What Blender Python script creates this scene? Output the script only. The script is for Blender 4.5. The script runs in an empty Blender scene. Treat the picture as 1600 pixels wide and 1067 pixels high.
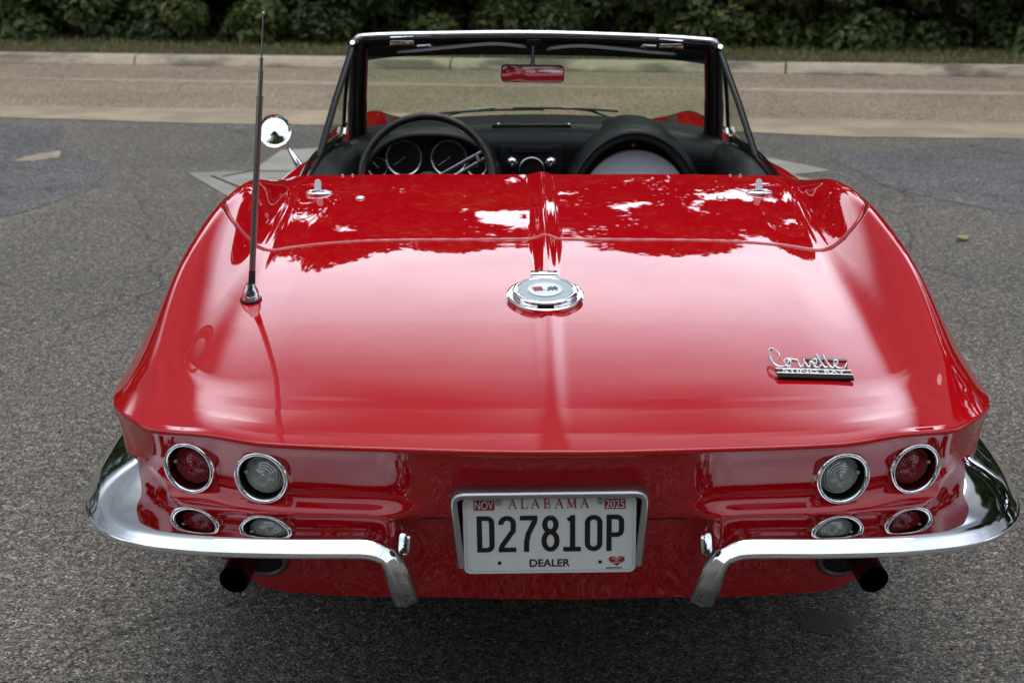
import bpy, bmesh, math, random
import numpy as np
from mathutils import Vector, Matrix
R = math.radians
S = bpy.context.scene
COL = S.collection
rng = np.random.default_rng(7)
random.seed(7)

# ------------------------------------------------------------------ camera
cam = bpy.data.objects.new('camera', bpy.data.cameras.new('camera'))
COL.objects.link(cam)
cam.location = (-0.074, -2.68, 1.70)
cam.rotation_euler = (R(90 - 17), 0, 0)
cam.data.sensor_width = 22.3
cam.data.lens = 2600 / 1600 * 22.3
cam.data.clip_end = 600
cam.data.dof.use_dof = True
cam.data.dof.focus_distance = 3.35
cam.data.dof.aperture_fstop = 4.8
S.camera = cam

# ------------------------------------------------------------------ sky and sun (bright overcast)
SUN_EL, SUN_AZ = 76, 12
SKY = (2.2, .50)
GLOW = (.967, 14.5, 25)
w = bpy.data.worlds.new('World'); S.world = w; w.use_nodes = True
nt = w.node_tree; nt.nodes.clear()
def nn(t, typ, **kw):
    n = t.nodes.new(typ)
    for k, v in kw.items(): setattr(n, k, v)
    return n
out = nn(nt, 'ShaderNodeOutputWorld'); bg = nn(nt, 'ShaderNodeBackground')
sky = nn(nt, 'ShaderNodeTexSky', sky_type='NISHITA', sun_disc=False)
sky.sun_elevation = R(SUN_EL); sky.sun_rotation = R(SUN_AZ); sky.dust_density = 2.0
tc = nn(nt, 'ShaderNodeTexCoord'); mp = nn(nt, 'ShaderNodeMapping'); mp.inputs['Scale'].default_value = (1, 1, 2.2)
nz = nn(nt, 'ShaderNodeTexNoise'); nz.inputs['Scale'].default_value = 2.4; nz.inputs['Detail'].default_value = 6; nz.inputs['Roughness'].default_value = .55
rp = nn(nt, 'ShaderNodeValToRGB'); rp.color_ramp.elements[0].position = .34; rp.color_ramp.elements[1].position = .62
rp.color_ramp.elements[0].color = (.70, .70, .70, 1); rp.color_ramp.elements[1].color = (1, 1, 1, 1)
cl = nn(nt, 'ShaderNodeValToRGB'); cl.color_ramp.elements[0].position = .35; cl.color_ramp.elements[1].position = .75
cl.color_ramp.elements[0].color = (4.2, 4.7, 5.4, 1); cl.color_ramp.elements[1].color = (7.5, 8.0, 8.6, 1)
mx = nn(nt, 'ShaderNodeMix', data_type='RGBA')
L = nt.links.new
L(tc.outputs['Generated'], mp.inputs['Vector']); L(mp.outputs[0], nz.inputs['Vector'])
L(nz.outputs['Fac'], rp.inputs[0]); L(nz.outputs['Fac'], cl.inputs[0])
L(rp.outputs[0], mx.inputs['Factor']); L(sky.outputs[0], mx.inputs['A']); L(cl.outputs[0], mx.inputs['B'])
# the cloud bank ahead of the car, towards the hidden sun, is the brightest
sd = (.06, math.cos(R(GLOW[2])), math.sin(R(GLOW[2])))
fl = nn(nt, 'ShaderNodeVectorMath', operation='MULTIPLY'); fl.inputs[1].default_value = (.24, 1, 1)
nrm = nn(nt, 'ShaderNodeVectorMath', operation='NORMALIZE'); dt = nn(nt, 'ShaderNodeVectorMath', operation='DOT_PRODUCT'); dt.inputs[1].default_value = sd
L(tc.outputs['Generated'], fl.inputs[0]); L(fl.outputs[0], nrm.inputs[0]); L(nrm.outputs[0], dt.inputs[0])
gr_ = nn(nt, 'ShaderNodeMapRange', interpolation_type='SMOOTHERSTEP'); gr_.inputs['From Min'].default_value = GLOW[0]; gr_.inputs['From Max'].default_value = 1.0
gr_.inputs['To Min'].default_value = 1; gr_.inputs['To Max'].default_value = GLOW[1]
gx = nn(nt, 'ShaderNodeVectorMath', operation='SCALE'); L(dt.outputs['Value'], gr_.inputs['Value']); L(mx.outputs['Result'], gx.inputs[0]); L(gr_.outputs[0], gx.inputs['Scale'])
sp = nn(nt, 'ShaderNodeSeparateXYZ'); L(nrm.outputs[0], sp.inputs[0])
bk = nn(nt, 'ShaderNodeMapRange', interpolation_type='SMOOTHSTEP'); bk.inputs['From Min'].default_value = -.08; bk.inputs['From Max'].default_value = .66
bk.inputs['To Min'].default_value = SKY[0]; bk.inputs['To Max'].default_value = SKY[1]; L(sp.outputs['Y'], bk.inputs['Value'])
g2 = nn(nt, 'ShaderNodeVectorMath', operation='SCALE'); L(gx.outputs[0], g2.inputs[0]); L(bk.outputs[0], g2.inputs['Scale'])
L(g2.outputs[0], bg.inputs['Color']); bg.inputs['Strength'].default_value = 0.10
L(bg.outputs[0], out.inputs['Surface'])
sl = bpy.data.lights.new('sun', 'SUN'); sl.energy = 1.0; sl.angle = R(38); sl.color = (1, .96, .9)
so = bpy.data.objects.new('sun', sl); COL.objects.link(so)
so.rotation_euler = (R(90 - SUN_EL), 0, R(180 - SUN_AZ))
S.view_settings.view_transform = 'Standard'; S.view_settings.look = 'None'
S.view_settings.exposure = 0.0; S.view_settings.gamma = 1.0

# ------------------------------------------------------------------ materials
def mat(name, col=(.5, .5, .5), rough=.5, metal=0, **kw):
    m = bpy.data.materials.new(name); m.use_nodes = True
    b = m.node_tree.nodes['Principled BSDF']
    b.inputs['Base Color'].default_value = (*col, 1); b.inputs['Roughness'].default_value = rough
    b.inputs['Metallic'].default_value = metal
    for k, v in kw.items(): b.inputs[k.replace('_', ' ')].default_value = v
    return m
def pb(m): return m.node_tree.nodes['Principled BSDF']
def noise_bump(m, scale, strength, dist=.001, detail=2, inp='Normal'):
    t = m.node_tree; c = nn(t, 'ShaderNodeTexCoord'); n = nn(t, 'ShaderNodeTexNoise'); b = nn(t, 'ShaderNodeBump')
    n.inputs['Scale'].default_value = scale; n.inputs['Detail'].default_value = detail
    b.inputs['Strength'].default_value = strength; b.inputs['Distance'].default_value = dist
    t.links.new(c.outputs['Object'], n.inputs['Vector']); t.links.new(n.outputs['Fac'], b.inputs['Height'])
    t.links.new(b.outputs[0], pb(m).inputs[inp])
def noise_col(m, scale, c1, c2, p1=.4, p2=.6, detail=4):
    t = m.node_tree; c = nn(t, 'ShaderNodeTexCoord'); n = nn(t, 'ShaderNodeTexNoise'); r = nn(t, 'ShaderNodeValToRGB')
    n.inputs['Scale'].default_value = scale; n.inputs['Detail'].default_value = detail
    r.color_ramp.elements[0].position = p1; r.color_ramp.elements[1].position = p2
    r.color_ramp.elements[0].color = (*c1, 1); r.color_ramp.elements[1].color = (*c2, 1)
    t.links.new(c.outputs['Object'], n.inputs['Vector']); t.links.new(n.outputs['Fac'], r.inputs[0])
    t.links.new(r.outputs[0], pb(m).inputs['Base Color'])
M = {}
M['paint'] = mat('red_paint', (.48, .0028, .008), .6, Specular_IOR_Level=0, Coat_Weight=1, Coat_Roughness=.012, Coat_IOR=1.58)
noise_bump(M['paint'], 7, .05, .0022, 2, 'Coat Normal')
M['groove'] = mat('panel_gap_dark', (.02, .001, .001), .7)
M['chrome'] = mat('chrome', (.86, .87, .88), .045, 1)
noise_bump(M['chrome'], 14, .05, .002)
M['satin'] = mat('satin_metal', (.42, .43, .44), .33, 1)
noise_bump(M['satin'], 60, .1)
M['mirror'] = mat('mirror_glass', (.9, .92, .92), .004, 1)
M['vinyl'] = mat('black_vinyl', (.010, .0115, .012), .40, Specular_IOR_Level=.3); noise_bump(M['vinyl'], 400, .25, .0006)
M['trim'] = mat('black_gloss_trim', (.008, .010, .011), .18, Specular_IOR_Level=.3)
M['rubber'] = mat('black_rubber', (.012, .012, .012), .6)
M['tyre'] = mat('tyre_rubber', (.02, .02, .02), .75); noise_bump(M['tyre'], 90, .3)
M['under'] = mat('underbody_black', (.012, .011, .010), .9); noise_bump(M['under'], 30, .5, .01)
M['wood'] = mat('wheel_rim_brown', (.018, .011, .008), .3); noise_col(M['wood'], 40, (.010, .006, .005), (.026, .014, .009))
M['dull_steel'] = mat('dull_steel', (.13, .125, .12), .42, 1)
M['antenna'] = mat('antenna_steel', (.30, .29, .28), .16, 1)
M['tinted_mirror'] = mat('tinted_mirror', (.42, .42, .44), .01, 1)
M['bright'] = mat('bright_trim', (.82, .84, .86), .22, .85)
M['gauge'] = mat('gauge_black', (.012, .012, .013), .3)
M['panel'] = mat('brushed_grey_panel', (.74, .77, .82), .38); noise_bump(M['panel'], 130, .05)
M['white'] = mat('plate_white', (.86, .89, .9), .34); noise_col(M['white'], 25, (.85, .88, .89), (.88, .91, .92))
M['black'] = mat('ink_black', (.006, .006, .007), .4)
M['inkred'] = mat('ink_red', (.36, .012, .03), .45)
M['exhaust'] = mat('exhaust_rust', (.05, .018, .015), .38, .6); noise_col(M['exhaust'], 30, (.028, .010, .009), (.075, .022, .018))
M['soot_shade'] = mat('exhaust_soot_shade', (.003, .003, .003), .9)
M['grey'] = mat('emblem_grey', (.33, .38, .40), .3, .3)
M['emb_white'] = mat('emblem_white', (.72, .78, .80), .25)
M['lens_red'] = mat('lens_red', (.20, .001, .006), .12, Coat_Weight=.25)
M['lens_clear'] = mat('lens_clear', (.32, .34, .31), .10, .25, Coat_Weight=.8)
M['cup'] = mat('lamp_cup_dark', (.02, .02, .02), .35, .5)
M['cup_red'] = mat('lamp_cup_red', (.05, .001, .002), .3)

def glass(name, tint, refl=1.5):
    m = bpy.data.materials.new(name); m.use_nodes = True; t = m.node_tree; t.nodes.clear()
    o = nn(t, 'ShaderNodeOutputMaterial'); a = nn(t, 'ShaderNodeBsdfTransparent'); g = nn(t, 'ShaderNodeBsdfGlossy')
    x = nn(t, 'ShaderNodeMixShader'); f = nn(t, 'ShaderNodeFresnel'); gm = nn(t, 'ShaderNodeNewGeometry'); im = nn(t, 'ShaderNodeMix'); im.inputs['A'].default_value = refl; im.inputs['B'].default_value = 1 / refl
    t.links.new(gm.outputs['Backfacing'], im.inputs['Factor']); t.links.new(im.outputs['Result'], f.inputs['IOR'])
    a.inputs['Color'].default_value = (*tint, 1); g.inputs['Roughness'].default_value = .0
    t.links.new(f.outputs[0], x.inputs[0]); t.links.new(a.outputs[0], x.inputs[1]); t.links.new(g.outputs[0], x.inputs[2])
    t.links.new(x.outputs[0], o.inputs['Surface']); return m
M['glass'] = glass('windshield_glass', (.78, .86, .73), 1.35)
M['band'] = glass('sunshade_band', (.03, .045, .065), 1.35)

# asphalt
def asphalt(name, lo, hi, stone, big, bigcol, grain=150):
    m = mat(name, lo, .8, Specular_IOR_Level=.3); t = m.node_tree; k = t.links.new; b = pb(m)
    c = nn(t, 'ShaderNodeTexCoord')
    v = nn(t, 'ShaderNodeTexVoronoi'); v.inputs['Scale'].default_value = grain
    v2 = nn(t, 'ShaderNodeTexVoronoi'); v2.inputs['Scale'].default_value = grain * .80
    n1 = nn(t, 'ShaderNodeTexNoise'); n1.inputs['Scale'].default_value = big; n1.inputs['Detail'].default_value = 9; n1.inputs['Roughness'].default_value = .66
    n3 = nn(t, 'ShaderNodeTexNoise'); n3.inputs['Scale'].default_value = 38; n3.inputs['Detail'].default_value = 5
    dn = nn(t, 'ShaderNodeTexNoise'); dn.inputs['Scale'].default_value = 2.2; dn.inputs['Detail'].default_value = 6
    dm = nn(t, 'ShaderNodeMix', data_type='VECTOR'); dm.inputs['Factor'].default_value = .22
    vc = nn(t, 'ShaderNodeTexVoronoi', feature='DISTANCE_TO_EDGE'); vc.inputs['Scale'].default_value = .55
    for x in (v, v2, n1, n3, dn): k(c.outputs['Object'], x.inputs['Vector'])
    k(c.outputs['Object'], dm.inputs['A']); k(dn.outputs['Color'], dm.inputs['B']); k(dm.outputs['Result'], vc.inputs['Vector'])
    sep = nn(t, 'ShaderNodeSeparateColor'); k(v.outputs['Color'], sep.inputs[0])
    r = nn(t, 'ShaderNodeValToRGB'); r.color_ramp.elements[0].color = (*[x * .28 for x in lo], 1); r.color_ramp.elements[1].color = (*hi, 1)
    r.color_ramp.elements[0].position = .05; r.color_ramp.elements[1].position = 1
    e = r.color_ramp.elements.new(.45); e.color = (*lo, 1)
    k(sep.outputs['Red'], r.inputs[0])
    sep2 = nn(t, 'ShaderNodeSeparateColor'); k(v2.outputs['Color'], sep2.inputs[0])
    r2 = nn(t, 'ShaderNodeValToRGB'); r2.color_ramp.elements[0].position = .90; r2.color_ramp.elements[1].position = .94
    k(sep2.outputs['Green'], r2.inputs[0])
    m1 = nn(t, 'ShaderNodeMix', data_type='RGBA'); k(r2.outputs[0], m1.inputs['Factor']); k(r.outputs[0], m1.inputs['A'])
    rs = nn(t, 'ShaderNodeValToRGB'); rs.color_ramp.elements[0].color = (*stone, 1); rs.color_ramp.elements[1].color = (stone[0], stone[1] * .8, stone[2] * .62, 1)
    k(sep2.outputs['Blue'], rs.inputs[0]); k(rs.outputs[0], m1.inputs['B'])
    rb = nn(t, 'ShaderNodeValToRGB'); rb.color_ramp.elements[0].position = .38; rb.color_ramp.elements[1].position = .66
    rb.color_ramp.elements[0].color = (.85, .85, .85, 1); rb.color_ramp.elements[1].color = (*bigcol, 1)
    k(n1.outputs['Fac'], rb.inputs[0])
    m2 = nn(t, 'ShaderNodeMix', data_type='RGBA', blend_type='MULTIPLY'); m2.inputs['Factor'].default_value = 1
    k(m1.outputs['Result'], m2.inputs['A']); k(rb.outputs[0], m2.inputs['B'])
    rf = nn(t, 'ShaderNodeValToRGB'); rf.color_ramp.elements[0].position = .3; rf.color_ramp.elements[1].position = .7
    rf.color_ramp.elements[0].color = (.6, .6, .6, 1); rf.color_ramp.elements[1].color = (1.25, 1.25, 1.25, 1); k(n3.outputs['Fac'], rf.inputs[0])
    m3 = nn(t, 'ShaderNodeMix', data_type='RGBA', blend_type='MULTIPLY'); m3.inputs['Factor'].default_value = 1
    k(m2.outputs['Result'], m3.inputs['A']); k(rf.outputs[0], m3.inputs['B'])
    rc = nn(t, 'ShaderNodeValToRGB'); rc.color_ramp.elements[0].position = .0; rc.color_ramp.elements[1].position = .0035
    rc.color_ramp.elements[0].color = (.55, .55, .55, 1); rc.color_ramp.elements[1].color = (1, 1, 1, 1); k(vc.outputs['Distance'], rc.inputs[0])
    m4 = nn(t, 'ShaderNodeMix', data_type='RGBA', blend_type='MULTIPLY'); m4.inputs['Factor'].default_value = 1
    k(m3.outputs['Result'], m4.inputs['A']); k(rc.outputs[0], m4.inputs['B']); k(m4.outputs['Result'], b.inputs['Base Color'])
    bp_ = nn(t, 'ShaderNodeBump'); bp_.inputs['Strength'].default_value = .7; bp_.inputs['Distance'].default_value = .004; bp_.invert = True
    k(v.outputs['Distance'], bp_.inputs['Height']); k(bp_.outputs[0], b.inputs['Normal'])
    return m
M['asphalt'] = asphalt('asphalt_lot', (.136, .127, .114), (.295, .275, .246), (.46, .44, .40), .45, (1.25, 1.22, 1.2), 215)
M['patch'] = asphalt('asphalt_sealed', (.122, .122, .123), (.27, .266, .262), (.36, .36, .35), 1.2, (1.2, 1.2, 1.2), 160)
M['road'] = asphalt('asphalt_road', (.32, .25, .18), (.52, .415, .31), (.58, .49, .385), .8, (1.12, 1.1, 1.08), 95)
M['sand'] = mat('sandy_strip', (.3, .22, .14), .9); noise_col(M['sand'], 2.2, (.33, .265, .19), (.50, .39, .27), .38, .68, 10)
M['worn'] = mat('worn_line', (.3, .28, .26), .9); noise_col(M['worn'], 6, (.34, .27, .20), (.46, .375, .29), .3, .7, 8)
M['concrete'] = mat('concrete', (.36, .34, .30), .85); noise_col(M['concrete'], 3.5, (.26, .25, .22), (.40, .38, .33), .3, .7, 8)
noise_bump(M['concrete'], 120, .3, .003)
M['kerb'] = mat('kerb_concrete', (.34, .28, .21), .88)
def kerbmat(m):
    t = m.node_tree; k = t.links.new; c = nn(t, 'ShaderNodeTexCoord'); mpg = nn(t, 'ShaderNodeMapping'); mpg.inputs['Scale'].default_value = (1.0, 2.5, 4)
    n = nn(t, 'ShaderNodeTexNoise'); n.inputs['Scale'].default_value = 1.1; n.inputs['Detail'].default_value = 6; n.inputs['Roughness'].default_value = .55
    n2 = nn(t, 'ShaderNodeTexNoise'); n2.inputs['Scale'].default_value = 9; n2.inputs['Detail'].default_value = 8
    r = nn(t, 'ShaderNodeValToRGB'); r.color_ramp.elements[0].position = .44; r.color_ramp.elements[1].position = .56
    r.color_ramp.elements[0].color = (.20, .17, .13, 1); r.color_ramp.elements[1].color = (.52, .43, .315, 1)
    r2 = nn(t, 'ShaderNodeValToRGB'); r2.color_ramp.elements[0].color = (.65, .65, .65, 1); r2.color_ramp.elements[1].color = (1.2, 1.2, 1.2, 1)
    x = nn(t, 'ShaderNodeMix', data_type='RGBA', blend_type='MULTIPLY'); x.inputs['Factor'].default_value = 1
    k(c.outputs['Object'], mpg.inputs[0]); k(mpg.outputs[0], n.inputs['Vector']); k(c.outputs['Object'], n2.inputs['Vector'])
    k(n.outputs['Fac'], r.inputs[0]); k(n2.outputs['Fac'], r2.inputs[0]); k(r.outputs[0], x.inputs['A']); k(r2.outputs[0], x.inputs['B'])
    k(x.outputs['Result'], pb(m).inputs['Base Color'])
kerbmat(M['kerb'])
M['soil'] = mat('leaf_litter_soil', (.05, .035, .02), .95); noise_col(M['soil'], 5, (.02, .015, .009), (.085, .06, .03), .35, .65, 10)
def leafmat(name, cols, trans=.25):
    m = mat(name, cols[0], .55, Specular_IOR_Level=.35); t = m.node_tree; k = t.links.new
    g = nn(t, 'ShaderNodeNewGeometry'); r = nn(t, 'ShaderNodeValToRGB'); k(g.outputs['Random Per Island'], r.inputs[0])
    r.color_ramp.elements[0].color = (*cols[0], 1); r.color_ramp.elements[1].color = (*cols[-1], 1)
    for i, c in enumerate(cols[1:-1]):
        e = r.color_ramp.elements.new((i + 1) / (len(cols) - 1)); e.color = (*c, 1)
    k(r.outputs[0], pb(m).inputs['Base Color'])
    tr = nn(t, 'ShaderNodeBsdfTranslucent'); k(r.outputs[0], tr.inputs[0]); ms = nn(t, 'ShaderNodeMixShader'); ms.inputs[0].default_value = trans
    o = t.nodes['Material Output']; k(pb(m).outputs[0], ms.inputs[1]); k(tr.outputs[0], ms.inputs[2]); k(ms.outputs[0], o.inputs[0])
    return m
M['leafA'] = leafmat('leaf_dark', [(.030, .045, .014), (.05, .075, .02), (.075, .10, .03), (.11, .125, .04)])
M['leafB'] = leafmat('leaf_mid', [(.04, .058, .016), (.07, .10, .026), (.10, .132, .036), (.16, .165, .055)])
M['leafC'] = leafmat('leaf_light', [(.05, .08, .02), (.085, .125, .03), (.12, .16, .042), (.19, .165, .055)])
M['bark'] = mat('bark', (.09, .065, .045), .9); noise_col(M['bark'], 9, (.04, .03, .022), (.13, .10, .07)); noise_bump(M['bark'], 25, .8, .02)
M['grass'] = leafmat('grass_blades', [(.10, .135, .03), (.16, .185, .045), (.21, .20, .06), (.36, .27, .12)])
M['deadleaf'] = mat('dead_leaf', (.36, .26, .13), .7)

# ------------------------------------------------------------------ helpers
def link(name, me, parent=None, m=None):
    o = bpy.data.objects.new(name, me); COL.objects.link(o)
    if m is not None: me.materials.append(M[m] if isinstance(m, str) else m)
    if parent: o.parent = parent
    return o
def raw(name, V, F, m, parent=None, smooth=True, fix=False):
    me = bpy.data.meshes.new(name); me.from_pydata([tuple(v) for v in V], [], F); me.update()
    if fix:
        b = bmesh.new(); b.from_mesh(me); bmesh.ops.recalc_face_normals(b, faces=b.faces); b.to_mesh(me); b.free()
    if smooth: me.polygons.foreach_set('use_smooth', [True] * len(me.polygons))
    return link(name, me, parent, m)
def grid(name, P, m, parent=None, smooth=True, closeu=False, flip=False, fix=False):
    P = np.asarray(P, float); n, k = P.shape[:2]
    idx = np.arange(n * k).reshape(n, k)
    a, b, c, d = idx[:-1, :-1], idx[:-1, 1:], idx[1:, 1:], idx[1:, :-1]
    F = np.stack([a, b, c, d], -1).reshape(-1, 4)
    if closeu:
        F = np.vstack([F, np.stack([idx[:-1, -1], idx[:-1, 0], idx[1:, 0], idx[1:, -1]], -1)])
    if flip: F = F[:, ::-1]
    return raw(name, P.reshape(-1, 3), F.tolist(), m, parent, smooth, fix)
class MB:                      # collects shapes into one mesh
    def __init__(s): s.V = []; s.F = []
    def add(s, V, F):
        o = len(s.V); s.V += [tuple(v) for v in V]; s.F += [[i + o for i in f] for f in F]; return s
    def box(s, c, d, rot=None, bev=0):
        b = bmesh.new(); bmesh.ops.create_cube(b, size=1)
        for v in b.verts: v.co = Vector((v.co.x * d[0], v.co.y * d[1], v.co.z * d[2]))
        if bev: bmesh.ops.bevel(b, geom=list(b.edges), offset=bev, segments=2, affect='EDGES', profile=.6)
        mm = Matrix.Translation(c) @ (rot.to_4x4() if rot else Matrix())
        b.verts.ensure_lookup_table(); b.verts.index_update()
        r = s.add([mm @ v.co for v in b.verts], [[v.index for v in f.verts] for f in b.faces]); b.free(); return r
    def tube(s, pts, rad, n=10, cap=True, flat=1.0, up=None):
        P = [Vector(p) for p in pts]; k = len(P)
        rad = [rad] * k if not hasattr(rad, '__len__') else rad
        V = []; prev = None
        for i in range(k):
            t = (P[min(i + 1, k - 1)] - P[max(i - 1, 0)]).normalized()
            if up is not None: a = Vector(up)
            elif prev is not None: a = prev
            else: a = Vector((0, 0, 1)) if abs(t.z) < .9 else Vector((1, 0, 0))
            x = (a - t * a.dot(t)).normalized(); y = t.cross(x); prev = x
            for j in range(n):
                an = 2 * math.pi * j / n
                V.append(P[i] + x * math.cos(an) * rad[i] + y * math.sin(an) * rad[i] * flat)
        F = [[i * n + j, i * n + (j + 1) % n, (i + 1) * n + (j + 1) % n, (i + 1) * n + j] for i in range(k - 1) for j in range(n)]
        if cap: F += [list(range(n))[::-1], [(k - 1) * n + j for j in range(n)]]
        return s.add(V, F)
    def lathe(s, prof, origin, axis, n=40, sx=1.0):     # prof: (radius, height along axis)
        ax = Vector(axis).normalized(); a = Vector((0, 0, 1)) if abs(ax.z) < .9 else Vector((0, 1, 0))
        y = (a - ax * a.dot(ax)).normalized(); x = y.cross(ax); o = Vector(origin); V = []
        for r, h in prof:
            for j in range(n):
                an = 2 * math.pi * j / n
                V.append(o + ax * h + x * (math.cos(an) * r * sx) + y * (math.sin(an) * r))
        k = len(prof)
        F = [[i * n + j, i * n + (j + 1) % n, (i + 1) * n + (j + 1) % n, (i + 1) * n + j] for i in range(k - 1) for j in range(n)]
        if prof[-1][0] > 1e-5: F.append([(k - 1) * n + j for j in range(n)])
        return s.add(V, F)
    def prism(s, poly, mtx, t):   # 2-D outline extruded by t along local z
        n = len(poly); V = [mtx @ Vector((p[0], p[1], 0)) for p in poly] + [mtx @ Vector((p[0], p[1], t)) for p in poly]
        F = [list(range(n))[::-1], list(range(n, 2 * n))] + [[i, (i + 1) % n, n + (i + 1) % n, n + i] for i in range(n)]
        return s.add(V, F)
    def build(s, name, m, parent=None, smooth=True, angle=40):
        o = raw(name, s.V, s.F, m, parent, smooth, True)
        if smooth: o.data.set_sharp_from_angle(angle=R(angle))
        return o
def frame(o, x, y):             # matrix from origin and two axes
    x = Vector(x).normalized(); y = Vector(y); z = x.cross(y).normalized(); y = z.cross(x)
    return Matrix(((x.x, y.x, z.x, o[0]), (x.y, y.y, z.y, o[1]), (x.z, y.z, z.z, o[2]), (0, 0, 0, 1)))
def rrect(w_, h_, r, n=5):
    P = []
    for cx, cy, a0 in ((w_ / 2 - r, h_ / 2 - r, 0), (-w_ / 2 + r, h_ / 2 - r, 90), (-w_ / 2 + r, -h_ / 2 + r, 180), (w_ / 2 - r, -h_ / 2 + r, 270)):
        for i in range(n + 1):
            a = R(a0 + 90 * i / n); P.append((cx + r * math.cos(a), cy + r * math.sin(a)))
    return P
def tag(o, label=None, cat=None, group=None, kind=None):
    if label: o['label'] = label
    if cat: o['category'] = cat
    if group: o['group'] = group
    if kind: o['kind'] = kind
    return o
def catmull(P, n=6, closed=False):
    P = [np.array(p, float) for p in P]; k = len(P); o = []
    for i in range(k - 1):
        p0, p1, p2, p3 = P[max(i - 1, 0)], P[i], P[i + 1], P[min(i + 2, k - 1)]
        for j in range(n):
            t = j / n
            o.append(.5 * ((2 * p1) + (-p0 + p2) * t + (2 * p0 - 5 * p1 + 4 * p2 - p3) * t * t + (-p0 + 3 * p1 - 3 * p2 + p3) * t ** 3))
    o.append(P[-1]); return o
def text(name, s, w_, h_, mtx, m, parent, t=.0008, bold=0):
    cu = bpy.data.curves.new('t', 'FONT'); cu.body = s; cu.size = 1; cu.offset = bold; cu.resolution_u = 6
    ob = bpy.data.objects.new('t', cu); COL.objects.link(ob)
    me0 = bpy.data.meshes.new_from_object(ob.evaluated_get(bpy.context.evaluated_depsgraph_get()))
    P = np.array([v.co[:2] for v in me0.vertices]); F = [list(p.vertices) for p in me0.polygons]
    bpy.data.objects.remove(ob); bpy.data.curves.remove(cu); bpy.data.meshes.remove(me0)
    lo, hi = P.min(0), P.max(0); P = (P - (lo + hi) / 2) / (hi - lo) * np.array([w_, h_])
    return raw(name, [mtx @ Vector((p[0], p[1], t)) for p in P], F, m, parent, False)
def ncs(xk, Y, x):              # natural cubic spline
    xk = np.asarray(xk, float); Y = np.asarray(Y, float); n = len(xk); h = np.diff(xk)
    A = np.zeros((n, n)); B = np.zeros((n,) + Y.shape[1:]); A[0, 0] = A[-1, -1] = 1
    for i in range(1, n - 1):
        A[i, i - 1:i + 2] = h[i - 1], 2 * (h[i - 1] + h[i]), h[i]
        B[i] = 6 * ((Y[i + 1] - Y[i]) / h[i] - (Y[i] - Y[i - 1]) / h[i - 1])
    mm = np.linalg.solve(A, B); i = np.clip(np.searchsorted(xk, x) - 1, 0, n - 2)
    sh = (-1,) + (1,) * (Y.ndim - 1); a = (xk[i + 1] - x).reshape(sh); b = (x - xk[i]).reshape(sh); hh = h[i].reshape(sh)
    return (mm[i] * a ** 3 + mm[i + 1] * b ** 3) / (6 * hh) + (Y[i] / hh - mm[i] * hh / 6) * a + (Y[i + 1] / hh - mm[i + 1] * hh / 6) * b
def pchip(xk, Y, x):
    xk = np.asarray(xk, float); Y = np.asarray(Y, float); h = np.diff(xk); sh = (-1,) + (1,) * (Y.ndim - 1); hr = h.reshape(sh)
    d = np.diff(Y, axis=0) / hr; D = np.zeros_like(Y); w1 = 2 * hr[1:] + hr[:-1]; w2 = hr[1:] + 2 * hr[:-1]
    with np.errstate(divide='ignore', invalid='ignore'):
        hm = (w1 + w2) / (w1 / d[:-1] + w2 / d[1:])
    D[1:-1] = np.where(d[:-1] * d[1:] > 0, hm, 0); D[0] = d[0]; D[-1] = d[-1]
    i = np.clip(np.searchsorted(xk, x) - 1, 0, len(xk) - 2); t = ((x - xk[i]) / h[i]).reshape(sh); H = h[i].reshape(sh)
    return (2 * t**3 - 3 * t**2 + 1) * Y[i] + (t**3 - 2 * t**2 + t) * H * D[i] + (-2 * t**3 + 3 * t**2) * Y[i + 1] + (t**3 - t**2) * H * D[i + 1]
def sstep(a, b, x):
    t = np.clip((x - a) / (b - a), 0, 1); return t * t * (3 - 2 * t)

# ------------------------------------------------------------------ ground, road, kerb, verge
def gz(y):                      # the lot is level, the drive falls gently to the road
    y = np.asarray(y, float); d = np.maximum(y - 4.6, 0)
    return -np.where(d < .6, d * d / 1.2 * .05, .05 * (d - .3)) + np.where(y > 14.8, .03 * np.minimum(y - 14.8, 60), 0)
KA = math.atan2(-1.48, 9.35)      # the road runs slightly oblique
ku = np.array([math.cos(KA), math.sin(KA)]); kn = np.array([-ku[1], ku[0]])
def rpt(u, v, dz=0):            # road frame: u along, v across, origin on the far kerb line
    p = np.array([-.3, 12.64]) + ku * u + kn * v
    return (p[0], p[1], float(gz(p[1])) + dz)
ys = np.concatenate([np.linspace(-60, 4.4, 20), np.linspace(4.6, 5.4, 9), np.linspace(5.6, 14.6, 20), np.linspace(14.8, 200, 24)])
xs = np.concatenate([np.linspace(-220, -20, 9), np.linspace(-16, 16, 17), np.linspace(20, 220, 9)])
G = np.zeros((len(ys), len(xs), 3)); G[..., 0] = xs[None]; G[..., 1] = ys[:, None]; G[..., 2] = gz(ys)[:, None]
tag(grid('ground', G, 'asphalt', smooth=False, flip=False), 'weathered grey asphalt of the parking lot under the car', kind='structure')
def strip(name, v0, v1, dz, m, kind='structure', wob=0, u0=-70, u1=70, n=160):
    us = np.linspace(u0, u1, n); P = []
    for i, u in enumerate(us):
        a = wob * (math.sin(u * 1.3) + .6 * math.sin(u * 3.1 + 1) + .5 * math.sin(u * 7.3)) if wob else 0
        P.append([rpt(u, v0 + a, dz), rpt(u, v0 * .5 + v1 * .5, dz), rpt(u, v1 - a * .7, dz)])
    return tag(grid(name, P, m, smooth=False), None, None, None, kind)
strip('road', -4.28, 0.02, .002, 'road')
strip('sandy_road_edge', -4.32, -3.55, .004, 'sand', wob=.09)
strip('worn_road_line', -1.56, -1.34, .004, 'worn', wob=.05)
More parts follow.
